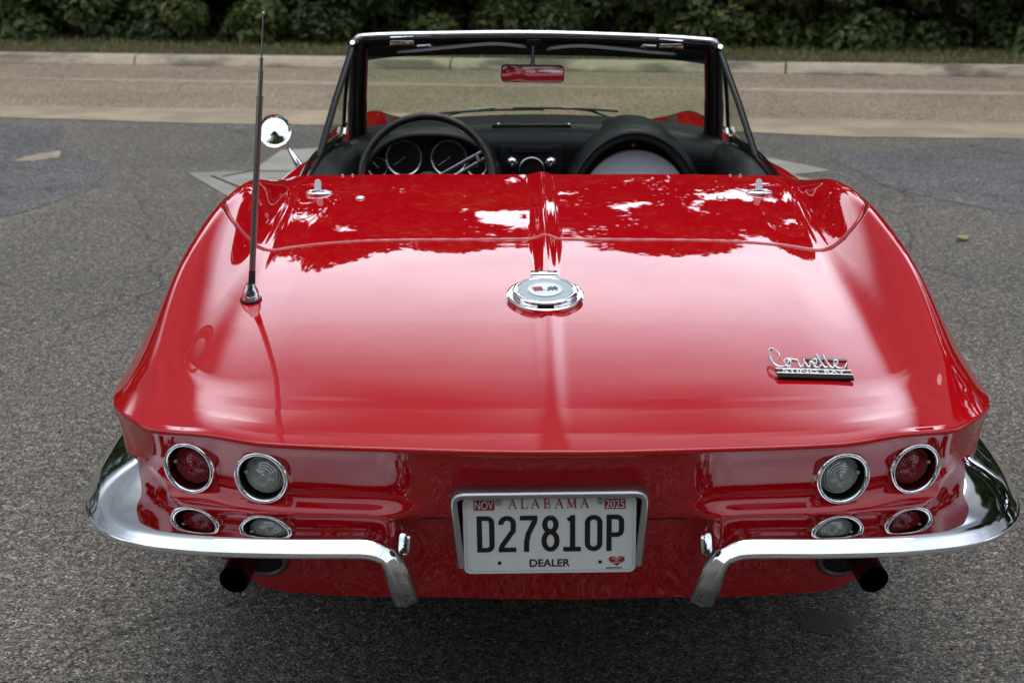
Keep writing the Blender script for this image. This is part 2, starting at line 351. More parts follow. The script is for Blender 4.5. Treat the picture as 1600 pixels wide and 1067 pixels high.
# kerb: cast sections with joints and a rolled face
kb = MB(); u = -40.0
while u < 40:
    ln = 3.05; prof = [(0, -.1), (0.0, .012), (.035, .070), (.055, .088), (.09, .096), (.17, .10), (.17, -.1)]
    us = np.linspace(u + .008, u + ln - .008, 7); P = np.array([[rpt(a, v, z) for v, z in prof] for a in us]); n, k = P.shape[:2]
    F = [[i * k + j, i * k + j + 1, (i + 1) * k + j + 1, (i + 1) * k + j] for i in range(n - 1) for j in range(k - 1)] + [list(range(k)), [(n - 1) * k + j for j in range(k)][::-1]]
    kb.add(P.reshape(-1, 3), F); u += ln
tag(kb.build('kerb', 'kerb', angle=30), 'stained pale concrete kerb along the far side of the road', kind='structure')
us = np.linspace(-70, 70, 100)
tag(grid('verge_soil', [[rpt(a, v, z) for v, z in ((.165, .09), (.8, .10), (1.6, .08), (2.5, .08), (40, .1))] for a in us], 'soil'), kind='structure')
# grass on the verge, nobody could count it
N = 34000; V = []; F = []
uu = rng.uniform(-14, 15, N); vv = .17 + 2.2 * rng.beta(1.1, 1.6, N)
for i in range(N):
    b = np.array(rpt(uu[i], vv[i], .085)); h = rng.uniform(.02, .065); a = rng.uniform(0, 6.28); l = rng.uniform(.0, .05); wd = rng.uniform(.003, .007)
    d = np.array([math.cos(a), math.sin(a), 0]); e = np.array([-d[1], d[0], 0]); o = len(V)
    V += [b - e * wd, b + e * wd, b + d * l + e * wd * .2 + [0, 0, h]]; F.append([o, o + 1, o + 2])
tag(raw('verge_grass', V, F, 'grass', smooth=False), 'short dry green grass along the top of the kerb', 'grass', kind='stuff')
# sealed darker asphalt patches and the pale concrete drain apron in front of the car
def sheet(name, pts, m, dz, label=None, n=4):
    c = np.mean(pts, 0); V = []; F = []
    b = bmesh.new(); f = b.faces.new([b.verts.new((p[0], p[1], 0)) for p in pts])
    bmesh.ops.triangulate(b, faces=[f])
    bmesh.ops.subdivide_edges(b, edges=b.edges[:], cuts=n, use_grid_fill=True)
    for v in b.verts: v.co.z = float(gz(v.co.y)) + dz
    bmesh.ops.recalc_face_normals(b, faces=b.faces)
    if sum(f.normal.z for f in b.faces) < 0: bmesh.ops.reverse_faces(b, faces=b.faces)
    me = bpy.data.meshes.new(name); b.to_mesh(me); b.free()
    return tag(link(name, me, None, m), label, kind='structure')
def wobble(pts, a, n=8):
    o = []
    for i in range(len(pts)):
        p, q = np.array(pts[i]), np.array(pts[(i + 1) % len(pts)])
        for j in range(n): o.append(p + (q - p) * j / n + rng.normal(0, a, 2) * (j > 0))
    return o
sheet('asphalt_patch', wobble([(-12, 9.0), (-3.51, 8.44), (-3.0, 8.26), (-2.85, 7.35), (-2.4, 6.6), (-2.2, 5.8), (-2.35, 5.0), (-2.7, 4.4), (-12, 4.0)], .012, 3), 'patch', .002, 'smooth dark bluish sealed asphalt left of the car')
sheet('asphalt_patch', wobble([(1.75, 6.9), (3.19, 7.7), (12, 7.2), (12, 4.6), (3.0, 4.4), (2.2, 5.0), (1.85, 5.7)], .012, 3), 'patch', .002, 'smooth dark bluish sealed asphalt right of the car')
sheet('worn_paint_mark', wobble([(-2.92, 6.73), (-2.86, 6.92), (-2.76, 7.1), (-2.70, 6.9), (-2.80, 6.64)], .02, 4), 'worn', .004, 'faint worn pale smear on the dark sealed asphalt', 1)
sheet('concrete_apron', [(-1.83, 6.20), (-1.49, 6.28), (-1.45, 7.12), (-1.2, 7.25), (.9, 7.0), (1.37, 6.84), (1.56, 6.53), (1.67, 6.28), (1.44, 6.14), (1.52, 5.89), (1.36, 5.70), (1.0, 5.0), (-1.25, 4.95), (-1.5, 5.45)], 'concrete', .004, 'pale concrete drain apron with pointed corners in front of the car', 6)
jb = MB()
for p, q in [((-1.5, 6.26), (1.42, 6.13)), ((-1.68, 6.08), (-1.15, 5.1)), ((-1.5, 6.26), (-1.62, 6.05)), ((1.40, 6.16), (1.1, 5.2))]:
    p = np.array(p); q = np.array(q); d = (q - p) / np.linalg.norm(q - p); e = np.array([-d[1], d[0]]) * .008
    ts = np.linspace(0, 1, 10); P = [[(*(p + (q - p) * t + e * s), float(gz((p + (q - p) * t)[1])) + .0065) for s in (-1, 1)] for t in ts]
    P = np.array(P).reshape(-1, 3); jb.add(P, [[2 * i, 2 * i + 1, 2 * i + 3, 2 * i + 2] for i in range(9)])
tag(jb.build('apron_joint', 'groove', smooth=False), 'dark joints across the concrete apron', kind='structure')
bl = []
for i in range(26):
    a = 2 * math.pi * i / 26; r = 1 + .18 * math.sin(3 * a + 1) + .1 * math.sin(7 * a); bl.append((.63 + .075 * r * math.cos(a), .72 + .055 * r * math.sin(a)))
M['oil'] = mat('oil_stain', (.095, .089, .083), .65); noise_bump(M['oil'], 150, .6, .004)
sheet('oil_stain', bl, 'oil', .002, 'small dark oil spot on the asphalt below the right exhaust', 1)
# loose grit on the old asphalt
M['grit'] = leafmat('grit_stone', [(.10, .095, .085), (.22, .20, .175), (.34, .31, .27), (.44, .36, .25)], 0)
rs = np.random.default_rng(5); N = 2600; V = []; F = []
for i in range(N):
    y = rs.uniform(-.2, 3.6) if i % 3 else rs.uniform(-.2, 1.2); x = rs.uniform(-1, 1) * (1.15 + .36 * (y + 1)); s_ = .0012 + .0042 * rs.random() ** 3; a = rs.uniform(0, 6.28); o = len(V)
    for k in range(4): V.append((x + s_ * 1.3 * math.cos(a + 1.57 * k), y + s_ * (1 if k % 2 else 1.35) * math.sin(a + 1.57 * k), s_ * .5))
    V += [(x + s_ * .2, y, s_ * 1.25), (x, y, -.0005)]
    for k in range(4): F += [[o + k, o + (k + 1) % 4, o + 4], [o + (k + 1) % 4, o + k, o + 5]]
tag(raw('loose_grit', V, F, 'grit', smooth=False), 'loose small stones scattered over the asphalt', 'grit', kind='stuff')
# one dry leaf
lf = MB(); V = []
for i in range(7):
    t = i / 6; wd = .024 * math.sin(math.pi * min(t * 1.05, 1)) ** .7 + .001
    V += [(t * .07 - .035, -wd, .010 + .012 * abs(t - .5)), (t * .07 - .035, 0, .006 + .02 * (t - .4) ** 2), (t * .07 - .035, wd, .016)]
lf.add(V, [[3 * i + j, 3 * i + j + 1, 3 * i + j + 4, 3 * i + j + 3] for i in range(6) for j in range(2)])
o = lf.build('fallen_leaf', 'deadleaf'); o.location = (1.887, 4.38, .004); o.rotation_euler = (0, 0, .5)
tag(o, 'single curled tan leaf lying on the asphalt right of the car', 'leaf')

# ------------------------------------------------------------------ trees
def leaf_cloud(cl, n, ls, rs):
    """n leaves spread round clump centres cl (x,y,z,r)"""
    cl = np.array(cl); wgt = cl[:, 3] ** 2; ci = rs.choice(len(cl), n, p=wgt / wgt.sum())
    d = rs.normal(size=(n, 3)); d /= np.linalg.norm(d, axis=1)[:, None]
    rr = cl[ci, 3] * rs.uniform(.35, 1.0, n) ** .6
    c = cl[ci, :3] + d * rr[:, None] * np.array([1, 1, .75])
    nrm = d * .6 + rs.normal(size=(n, 3)) * .55 + np.array([0, 0, .5]); nrm /= np.linalg.norm(nrm, axis=1)[:, None]
    t = np.cross(nrm, rs.normal(size=(n, 3))); t /= np.linalg.norm(t, axis=1)[:, None]; b = np.cross(nrm, t)
    s = ls * rs.uniform(.6, 1.35, n)[:, None]
    P = np.stack([c - t * s, c - b * s * .55 - t * s * .1, c + t * s, c + b * s * .55 - t * s * .1], 1)
    P[:, [0, 2], 2] -= s * .25
    return P.reshape(-1, 3), np.arange(4 * n).reshape(n, 4).tolist()
def make_tree(seed, h, rad, base, n, ls, leaf, trunk_r, bushy=False):
    rs = np.random.default_rng(seed); tb = MB(); cl = []
    lean = rs.normal(0, .03, 2) * h
    pts = [(lean[0] * t * t, lean[1] * t * t, h * .85 * t - .3) for t in np.linspace(0, 1, 7)]
    tb.tube(catmull(pts, 2), [max(trunk_r * (1 - .85 * t), .012) for t in np.linspace(0, 1, 13)], 8)
    k = int(26 + 8 * h)
    for i in range(k):
        t = rs.uniform(0, 1) ** (1.7 if bushy else 1); z = base + (h - base) * t
        env = rad * (math.sin(math.pi * min(.12 + .86 * t, 1)) ** .55) if not bushy else rad * (1 - .55 * t) * (1 if t > .1 else .9)
        a = rs.uniform(0, 6.28); r = env * rs.uniform(.35, 1.0); x, y = r * math.cos(a), r * math.sin(a); cr = rs.uniform(.28, .62) * (.35 + .28 * rad)
        cl.append((x, y, z, cr))
        if i % 2 == 0:
            q = Vector((x, y, z)); p = Vector((lean[0] * .3, lean[1] * .3, max(.2, z - .25 * r - .35)))
            tb.tube(catmull([p, p.lerp(q, .5) + Vector((0, 0, .1 * r)), q], 3), [max(trunk_r * .32 * (1 - .8 * s), .006) for s in np.linspace(0, 1, 7)], 5)
    V, F = leaf_cloud(cl, n, ls, rs)
    root = bpy.data.objects.new('tree', None); COL.objects.link(root)
    tb.build('trunk', 'bark', root)
    raw('crown', V, F, leaf, root, False)
    return root
def copy_tree(src, name, loc, rz, sc):
    r = src.copy(); COL.objects.link(r); r.name = name; r.location = loc; r.rotation_euler = (0, 0, rz); r.scale = sc
    for ch in src.children:
        c = ch.copy(); COL.objects.link(c); c.parent = r
    return r
protos = {'bushA': make_tree(1, 2.6, 1.35, .0, 19000, .058, 'leafB', .06, True),
          'bushB': make_tree(2, 3.2, 1.5, .0, 20000, .053, 'leafA', .07, True),
          'bushC': make_tree(3, 2.2, 1.3, .0, 16000, .062, 'leafC', .05, True),
          'treeA': make_tree(4, 9.5, 2.4, 1.6, 30000, .095, 'leafA', .17),
          'treeB': make_tree(5, 8.0, 2.1, 1.2, 26000, .085, 'leafB', .14)}
used = set()
def put(kind, name, x, y, rz, s, label, cat, group, sz=None):
    z = float(gz(y)) + (.1 if y > 13 else 0); sc = (s, s, sz or s)
    src = protos[kind]
    if kind not in used:
        used.add(kind); r = src; r.name = name; r.location = (x, y, z); r.rotation_euler = (0, 0, rz); r.scale = sc
    else: r = copy_tree(src, name, (x, y, z), rz, sc)
    return tag(r, label, cat, group)
gb, gt, gr = 'shrubs behind the grass verge', 'trees in the wood behind the shrubs', 'trees behind the photographer'
for a in [('bushB', -6.9, 16.5, .4, 1.0, 'dark dense shrub at the far left edge above the verge'),
          ('bushA', -5.5, 16.4, 1.9, .95, 'mid green shrub at the left above the stained kerb'),
          ('bushB', -4.2, 16.2, 3.9, .9, 'dark green shrub just left of the antenna tip'),
          ('bushC', -3.0, 15.9, 3.0, .95, 'pale broad leaved shrub just right of the antenna tip'),
          ('bushB', -1.7, 15.8, 5.1, .92, 'dark shrub above the left corner of the windshield header'),
          ('bushA', -.4, 15.5, 2.5, .9, 'mid green shrub above the rear-view mirror'),
          ('bushB', .9, 15.4, 1.2, .85, 'dark shrub just right of the rear-view mirror'),
          ('bushC', 2.1, 15.1, .8, .95, 'bright leafy shrub above the right corner of the windshield'),
          ('bushA', 3.4, 15.0, 4.2, .95, 'mid green shrub right of the windshield over the kerb'),
          ('bushB', 4.5, 14.9, 2.9, .9, 'dark shrub between two greener ones at the right'),
          ('bushC', 5.7, 14.6, 5.6, 1.0, 'yellowish green shrub at the far right edge above the verge')]:
    put(a[0], 'shrub', *a[1:5], a[5], 'shrub', gb)
for a in [('bushA', -8.3, 16.8, 1.0, 1.0, 'shrub beyond the left edge of the view, nearest to it'), ('bushB', -9.8, 17.1, 2.2, 1.0, 'shrub beyond the left edge of the view, farther out'),
          ('bushA', 7.2, 14.4, 3.3, 1.0, 'shrub beyond the right edge of the view, nearest to it'), ('bushB', 8.7, 14.1, 4.4, 1.0, 'shrub beyond the right edge of the view, second out'),
          ('bushC', 10.3, 13.9, 5.0, 1.1, 'shrub beyond the right edge of the view, third out'), ('bushA', 11.9, 13.6, .6, 1.1, 'shrub beyond the right edge of the view, farthest out')]:
    put(a[0], 'shrub', *a[1:5], a[5], 'shrub', gb)
for a in [('treeA', -8.5, 18.8, 0, 1.05, 'tall dark tree at the left end of the wood'),
          ('treeB', -5.6, 18.3, 1.1, 1.20, 'dark trunked tree behind the left shrubs'),
          ('treeA', -3.0, 18.2, 2.2, 1.14, 'dark tree behind the pale broad leaved shrub'),
          ('treeB', -.6, 17.8, 3.3, 1.28, 'dark tree rising behind the rear-view mirror'),
          ('treeA', 2.0, 17.4, 4.4, 1.08, 'dark tree behind the right half of the windshield'),
          ('treeB', 4.4, 17.0, 5.5, 1.22, 'dark tree behind the right shrubs'),
          ('treeA', 7.4, 16.8, .7, 1.02, 'tall dark tree at the right end of the wood')]:
    put(a[0], 'broadleaf_tree', *a[1:5], a[5], 'tree', gt)
# the wood beyond reads as one dark mass
rs = np.random.default_rng(11); cl = [(rs.uniform(-26, 26), rs.uniform(19.5, 25), rs.uniform(-.8, 8.5), rs.uniform(.9, 1.7)) for _ in range(170)]
V, F = leaf_cloud(cl, 52000, .17, rs)
tag(raw('woods', V, F, 'leafA', smooth=False), 'deep dark wood behind the roadside trees', 'woods', kind='stuff')
cl = [(a_ * 1.0, -15.5 - rs.uniform(0, 4) + .012 * a_ * a_, rs.uniform(.3, 12.5), rs.uniform(1.0, 1.9)) for a_ in rs.uniform(-24, 24, 230)]  # unseen leaf mass, added to keep low rear sky light off the tail
V, F = leaf_cloud(cl, 46000, .21, rs)
tag(raw('woods', V, F, 'leafA', smooth=False), 'unseen leaf mass behind the photographer, added to block low rear sky light', 'woods', kind='stuff')
# trees round the lot, some reflected; rear row added to block low sky light
for a in [('treeB', -5.2, -11.0, 1, 1.45, 'added sky-blocking tree behind the photographer, second from the left in the row'),
          ('treeA', -9.5, -10.0, 2, 1.25, 'added sky-blocking tree behind the photographer at the left end of the row'),
          ('treeB', -1.4, -12.5, 5, 1.4, 'tree straight behind the photographer, reflected in the round door mirror'),
          ('treeA', 2.3, -12.0, 3, 1.22, 'added sky-blocking tree behind the photographer just right of the car line'),
          ('treeB', 5.8, -11.0, 4, 1.45, 'added sky-blocking tree behind the photographer, second from the right in the row'),
          ('treeA', 9.8, -9.5, 0, 1.25, 'added sky-blocking tree behind the photographer at the right end of the row'),
          ('treeA', -14, -5, 1.7, 1.0, 'tree at the left side of the lot behind the car'),
          ('treeB', 14, -4, 2.7, 1.15, 'tree at the right side of the lot behind the car'),
          ('treeB', -17, 3, .3, 1.0, 'tree beside the lot left of the car'),
          ('treeA', 8.2, 7.5, 5.3, 1.25, 'tree beside the lot ahead of the car at the right')]:
    put(a[0], 'lot_tree', *a[1:5], a[5], 'tree', gr)

# ------------------------------------------------------------------ the car
car = bpy.data.objects.new('convertible_car', None); COL.objects.link(car); car.location = (0, 0, -.05)
tag(car, 'glossy red vintage convertible sports car with its top down, seen from behind', 'car')
zc_k = [0, .06, .15, .3, .5, .7, .9, 1.1, 1.3, 1.45]
zc_v = [.735, .7461, .7622, .7885, .8227, .8557, .8852, .9082, .9252, .9345]
sh_v = [0, .002, .0035, .0045, .0055, .007, .008, .008, .008, .008]
ZC = lambda y: ncs(zc_k, zc_v, np.clip(y, 0, 1.62)); SH = lambda y: np.interp(y, zc_k, sh_v)
ck = [.10, .21, .28, .38, .52, .70, .85, 1.0, 1.1, 1.25, 1.4, 1.62]
XC = lambda y: ncs(ck, [.715, .733, .741, .747, .754, .752, .739, .720, .703, .688, .685, .695], y)
ZCR = lambda y: ncs(ck, [.738, .770, .797, .826, .864, .911, .942, .967, .975, .962, .925, .866], y)
ek = [.235, .28, .34, .42, .56, .72, .9, 1.1, 1.3, 1.62]
XE = lambda y: ncs(ek, [.812, .823, .832, .840, .849, .857, .868, .875, .878, .872], y)
ZE = lambda y: ncs(ek, [.731, .730, .728, .725, .72, .715, .71, .706, .703, .70], y)
yt = np.array([0, 0, 0, .012, .028, .062, .083, .103, .155, .235]); ye = np.array([1.45, 1.45, 1.45, 1.45, 1.45, 1.48, 1.55, 1.62, 1.62, 1.62])
s = np.linspace(0, 1.45, 540); cols = []
for c in range(10):
    y = yt[c] + s / 1.45 * (ye[c] - yt[c]); z0 = ZC(y) - SH(y)
    fade = sstep(0, .25, s)
    if c == 0: x, z = 0 * y, z0 + SH(y)
    elif c == 1: x, z = 0 * y + .006, z0 + SH(y) * .86
    elif c == 2: x, z = 0 * y + .032, z0
    elif c == 3: x, z = 0 * y + .3, z0 + .001 * fade
    elif c == 4: x, z = .5 + 0 * y, z0 - .002 * fade
    elif c == 5: x, z = np.interp(y, [.06, .3, .6, .9, 1.48], [.61, .645, .632, .615, .60]), z0 - .010 * fade
    elif c == 6:
        xv = np.interp(y, [.06, .3, .6, .9, 1.48], [.61, .645, .632, .615, .60]); zv = z0 - .010 * fade
        zz = ZCR(np.clip(y, .1, 1.62)); x = xv + (XC(np.clip(y, .1, 1.62)) - xv) * .55; z = zv + (zz - zv) * .66
    elif c == 7: x, z = XC(y), ZCR(y)
    elif c == 8:
        yy = np.clip(y, .235, 1.62); x = XC(y) + (XE(yy) - XC(y)) * .42; z = ZCR(y) + (ZE(yy) - ZCR(y)) * .36
    else: x, z = XE(y), ZE(y)
    cols.append(np.stack([x, y, z], -1))
cols[8][:, 0] = np.where(s < .12, np.interp(s, [0, .12], [.766, 1]) * 0 + .766 + (cols[8][:, 0] - .766) * sstep(0, .12, s), cols[8][:, 0])
CN = np.array(cols)                                   # columns, rows, xyz
uk = np.array([0, .006, .032, .3, .5, .615, .68, .738, .79, .86]); ud = np.linspace(0, .86, 320)
half = pchip(uk, CN, ud)
full = np.concatenate([(half * np.array([-1, 1, 1]))[:0:-1], half])      # u, s, xyz
def blur(A, sig, ax):
    k = int(3 * sig) + 1; wts = np.exp(-.5 * (np.arange(-k, k + 1) / sig) ** 2); wts /= wts.sum()
    pad = [(0, 0)] * A.ndim; pad[ax] = (k, k); B = np.pad(A, pad, mode='reflect', reflect_type='odd')
    return sum(wts[i] * np.take(B, np.arange(i, i + A.shape[ax]), ax) for i in range(2 * k + 1))
mid = len(full) // 2; cdist = np.abs(np.arange(len(full)) - mid)
b1, b2 = blur(full, 1.9, 0), blur(full, 6.1, 0)
wt = sstep(22, 82, cdist)[:, None, None]
full = b1 * (1 - wt) + b2 * wt
def normals(A):
    du = np.gradient(A, axis=0); dv = np.gradient(A, axis=1); n = np.cross(du, dv); n /= np.linalg.norm(n, axis=-1)[..., None]; return n
NF = normals(full)
# seam of the convertible-top lid
sx = [(0, .945), (.012, .945), (.05, .938), (.2, .932), (.40, .926), (.52, .910), (.60, .893), (.655, .890), (.695, .912), (.718, .965), (.722, 1.04), (.712, 1.13), (.700, 1.25), (.695, 1.40), (.695, 1.62)]
seam = np.array(catmull(sx, 24))
def seamdist(xy):
    q = np.abs(xy[:, :1]), xy[:, 1:]; best = np.full(len(xy), 9.)
    a, b = seam[:-1], seam[1:]
    for i in range(len(a)):
        d = b[i] - a[i]; t = np.clip(((q[0][:, 0] - a[i, 0]) * d[0] + (q[1][:, 0] - a[i, 1]) * d[1]) / (d @ d + 1e-12), 0, 1)
        best = np.minimum(best, np.hypot(q[0][:, 0] - a[i, 0] - t * d[0], q[1][:, 0] - a[i, 1] - t * d[1]))
    return best
flat = full.reshape(-1, 3); near = (flat[:, 1] > .82)
D = np.full(len(flat), 9.); D[near] = seamdist(flat[near, :2])
dep = (.0065 * np.exp(-(D / .0030) ** 2)).reshape(full.shape[:2])
poly = np.vstack([seam, [[0, 1.7]]])
def inside(xy):
    x, y = np.abs(xy[:, 0]), xy[:, 1]; c = np.zeros(len(xy), bool); P = np.vstack([poly, poly[:1]])
    for (x1, y1), (x2, y2) in zip(P[:-1], P[1:]):
        if y1 == y2: continue
        c ^= ((y1 > y) != (y2 > y)) & (x < (x2 - x1) * (y - y1) / (y2 - y1) + x1)
    return c
ins = np.zeros(len(flat), bool); ins[near] = inside(flat[near, :2])
PG = full - NF * dep[..., None]
# rounded lip over the tail edge (fades out round the corner)
e = 1 - sstep(.775, .812, np.abs(full[:, 0, 0])); fn = np.gradient(full[:, 0, :2], axis=0); fn = np.stack([fn[:, 1], -fn[:, 0]], -1); fn /= np.linalg.norm(fn, axis=1)[:, None]
lip = []
for dz, do in ((-.012, .0005), (-.0085, .0034), (-.004, .0040), (-.0012, .0022)):
    r = full[:, 0].copy(); r[:, 2] += dz * e; r[:, :2] += fn * do * e[:, None]; lip.append(r)
PG2 = np.concatenate([np.stack(lip, 1), PG], 1); nu, ns = PG2.shape[:2]
insf = np.concatenate([np.zeros((nu, 4), bool), ins.reshape(full.shape[:2])], 1)
# front lip of the lid turns down into the cockpit
fr = PG2[:, -1:].copy(); fr[..., 1] += .012; fr[..., 2] -= .006; fr2 = fr.copy(); fr2[..., 2] -= .05; fr2[..., 1] += .004
PG2 = np.concatenate([PG2, fr, fr2], 1); insf = np.concatenate([insf, insf[:, -1:], insf[:, -1:]], 1); ns += 2
idx = np.arange(nu * ns).reshape(nu, ns)
Q = np.stack([idx[:-1, :-1], idx[1:, :-1], idx[1:, 1:], idx[:-1, 1:]], -1).reshape(-1, 4)
qi = (insf[:-1, :-1] & insf[1:, :-1] & insf[1:, 1:] & insf[:-1, 1:]).reshape(-1)
def sub(name, q):
    u, inv = np.unique(q, return_inverse=True)
    return raw(name, PG2.reshape(-1, 3)[u], inv.reshape(-1, 4).tolist(), 'paint', car, True)
sub('rear_body', Q[~qi]); sub('convertible_top_lid', Q[qi])
def surf(x, y):
    d = (full[..., 0] - x) ** 2 + (full[..., 1] - y) ** 2; i = np.unravel_index(d.argmin(), d.shape); p = full[i]; n = NF[i]
    return Vector((x, y, p[2] - (n[0] * (x - p[0]) + n[1] * (y - p[1])) / n[2])), Vector(n)

gp = []
for x_, y_ in seam[::3]:
    if y_ < 1.5: a_, b_ = surf(x_, y_); gp.append(a_ - b_ * .0040)
gp = [Vector((-v.x, v.y, v.z)) for v in gp[:0:-1]] + gp
mb = MB(); mb.tube(gp, .0018, 6); mb.build('lid_gap', 'groove', car)
# lower shell: tail panel, corners and flanks below the crease
Kc = np.vstack([lip[0][mid:], full[-1][1:]])            # right half: tail lip then crease
kt = np.gradient(Kc[:, :2], axis=0); kt = blur(kt, 8, 0); kn2 = np.stack([kt[:, 1], -kt[:, 0]], -1); kn2 /= np.linalg.norm(kn2, axis=1)[:, None]
kn2[0] = (0, -1)
wv = np.linspace(0, 1, 180)
xk, yk = np.abs(Kc[:, 0]), Kc[:, 1]
flank = sstep(.09, .34, yk); lampw = sstep(.235, .29, xk)
dmax = .325 - .09 * sstep(.56, .70, xk) * (1 - sstep(.55, .62, yk)) + .15 * sstep(1.45, 1.6, yk) - .05 * flank
DL = wv[None] * dmax[:, None]
o_l = pchip([0, .018, .05, .08, .096, .108, .118, .125, .135, .16, .31, .5], np.array([0, -.009, -.022, -.030, -.029, -.016, -.003, -.001, -.014, -.050, -.105, -.17]), DL.ravel()).reshape(DL.shape)
o_c = pchip([0, .012, .14, .31, .5], np.array([0, -.006, -.046, -.112, -.18]), DL.ravel()).reshape(DL.shape)
o_s = pchip([0, .03, .10, .15, .3, .5], np.array([0, -.004, -.013, -.021, -.04, -.075]), DL.ravel()).reshape(DL.shape)
o_r = o_c * (1 - lampw[:, None]) + o_l * lampw[:, None]; OF = o_r * (1 - flank[:, None]) + o_s * flank[:, None]
OF = blur(blur(OF, 2.2, 1), 8, 0); OF[:, 0] = 0
LS = np.zeros(DL.shape + (3,)); LS[..., :2] = Kc[:, None, :2] + kn2[:, None] * OF[..., None]; LS[..., 2] = Kc[:, None, 2] - DL
NL = np.cross(np.gradient(LS, axis=1), np.gradient(LS, axis=0)); NL /= np.linalg.norm(NL, axis=-1)[..., None]
def panel(x, z):
    sx_ = 1 if x >= 0 else -1; m_ = (yk < .5)
    d = (LS[..., 0] - abs(x)) ** 2 + (LS[..., 2] - z) ** 2 + (~m_)[:, None] * 9; i = np.unravel_index(d.argmin(), d.shape)
    p, n = LS[i], NL[i]; n = n if n[1] < 0 else -n
    return Vector((sx_ * p[0], p[1], p[2])), Vector((sx_ * n[0], n[1], n[2]))
LAMPS = []
for x, red in ((-.512, 0), (-.645, 1), (.504, 0), (.640, 1)):
    p, n = panel(x, .668); sg = 1 if x > 0 else -1
    ax = Vector((sg * (.30 if red else .20), -.93, -.06)).normalized(); LAMPS.append((p + ax * .010, ax))
LSf = np.concatenate([(LS * np.array([-1, 1, 1]))[:0:-1], LS]); n_, k_ = LSf.shape[:2]
idx = np.arange(n_ * k_).reshape(n_, k_); Q = np.stack([idx[:-1, :-1], idx[:-1, 1:], idx[1:, 1:], idx[1:, :-1]], -1).reshape(-1, 4)
cy = LSf.reshape(-1, 3)[Q].mean(1); keep = np.hypot(cy[:, 1] - 1.12, cy[:, 2] - .38) > .318
for lp, la_ in LAMPS:
    dv = LSf.reshape(-1, 3)[Q].mean(1) - np.array(lp); al_ = dv @ np.array(la_); keep &= ~((np.linalg.norm(dv - al_[:, None] * np.array(la_), axis=1) < .0475) & (np.abs(al_) < .05))
raw('rear_panel', LSf.reshape(-1, 3), Q[keep].tolist(), 'paint', car, True)
# closing seam between tail panel and valance, under plate level
mb = MB(); mb.tube([panel(x, .588)[0] + Vector((0, -.0002, 0)) for x in np.linspace(-.235, .235, 12)], .0011, 6); mb.build('valance_seam', 'groove', car)

# front body: doors, fenders and bonnet
fy = [1.60, 1.8, 2.1, 2.4, 2.7, 3.0, 3.3, 3.6, 3.9, 4.15, 4.32, 4.42]
fc = {'in': [(.615, .862), (.625, .858), (.63, .845), (.615, .835), (.565, .78), (.515, .68), (.50, .66), (.48, .65), (.43, .63), (.36, .60), (.33, .575), (.33, .555)],
      'cr': [(.690, .869), (.675, .866), (.650, .850), (.642, .834), (.632, .812), (.612, .778), (.605, .760), (.60, .742), (.59, .685), (.57, .63), (.54, .595), (.52, .56)],
      'ou': [(.765, .812), (.735, .808), (.705, .785), (.692, .775), (.690, .766), (.686, .745), (.68, .728), (.675, .71), (.66, .655), (.64, .61), (.61, .58), (.58, .555)],
      'ed': [(.873, .70), (.850, .695), (.815, .688), (.790, .682), (.772, .678), (.765, .672), (.765, .668), (.76, .66), (.745, .62), (.72, .59), (.69, .565), (.65, .545)],
      'lo': [(.82, .45), (.81, .45), (.785, .45), (.765, .45), (.75, .45), (.745, .45), (.745, .45), (.74, .44), (.72, .43), (.69, .42), (.64, .42), (.59, .43)],
      'ro': [(.76, .26)] * 2 + [(.72, .26)] * 6 + [(.68, .28), (.66, .32), (.60, .36), (.54, .40)]}
A = np.array([[(x, y, z) for (x, z), y in zip(fc[c], fy)] for c in ('in', 'cr', 'ou', 'ed', 'lo', 'ro')])
yd = np.linspace(1.60, 4.42, 90); A = np.stack([pchip(fy, A[c], yd) for c in range(6)])
A2 = pchip([0, .1, .17, .30, .55, .75], A, np.concatenate([np.linspace(0, .298, 26), np.linspace(.3, .75, 14)]))
for sgn in (1, -1):
    P = A2 * np.array([sgn, 1, 1]); n_, k_ = P.shape[:2]; idx = np.arange(n_ * k_).reshape(n_, k_)
    Q = np.stack([idx[:-1, :-1], idx[:-1, 1:], idx[1:, 1:], idx[1:, :-1]], -1).reshape(-1, 4); cc = P.reshape(-1, 3)[Q].mean(1)
    wheelgap = (np.hypot(cc[:, 1] - 3.61, cc[:, 2] - .38) > .325) | (np.abs(cc[:, 0]) < .66)
    isd = (cc[:, 1] < 2.62) & (cc[:, 1] > 1.66)
    if sgn < 0: Q = Q[:, ::-1]
    raw('door', P.reshape(-1, 3), Q[isd].tolist(), 'paint', car, True); raw('front_fender', P.reshape(-1, 3), Q[wheelgap & ~isd].tolist(), 'paint', car, True)
hz_ = np.interp(yd, [2.5, 3.0, 3.6, 4.15, 4.42], [.765, .665, .645, .60, .56]); hr = yd >= 2.50
hood = [[(x * A2[0, j, 0], yd[j], hz_[j] * (1 - abs(x) ** 2) + A2[0, j, 2] * abs(x) ** 2) for x in np.linspace(-1, 1, 21)] for j in np.where(hr)[0]]
grid('bonnet', hood, 'paint', car)
nose = [[(x, 4.42 - .25 * (abs(x) / .7) ** 2 + dy, z) for x in np.linspace(-.68, .68, 21)] for dy, z in ((0, .555), (.03, .53), (-.02, .46), (-.12, .40))]
grid('nose_panel', nose, 'paint', car, fix=True)
mb = MB()
mb.box((0, .80, .50), (1.10, 1.15, .12)); mb.box((0, 2.9, .36), (1.25, 2.6, .12)); mb.box((0, 3.6, .43), (1.0, 1.2, .2))
for x in (-1, 1): mb.box((x * .50, 1.14, .62), (.26, .70, .36))
mb.build('underbody', 'under', car, False)
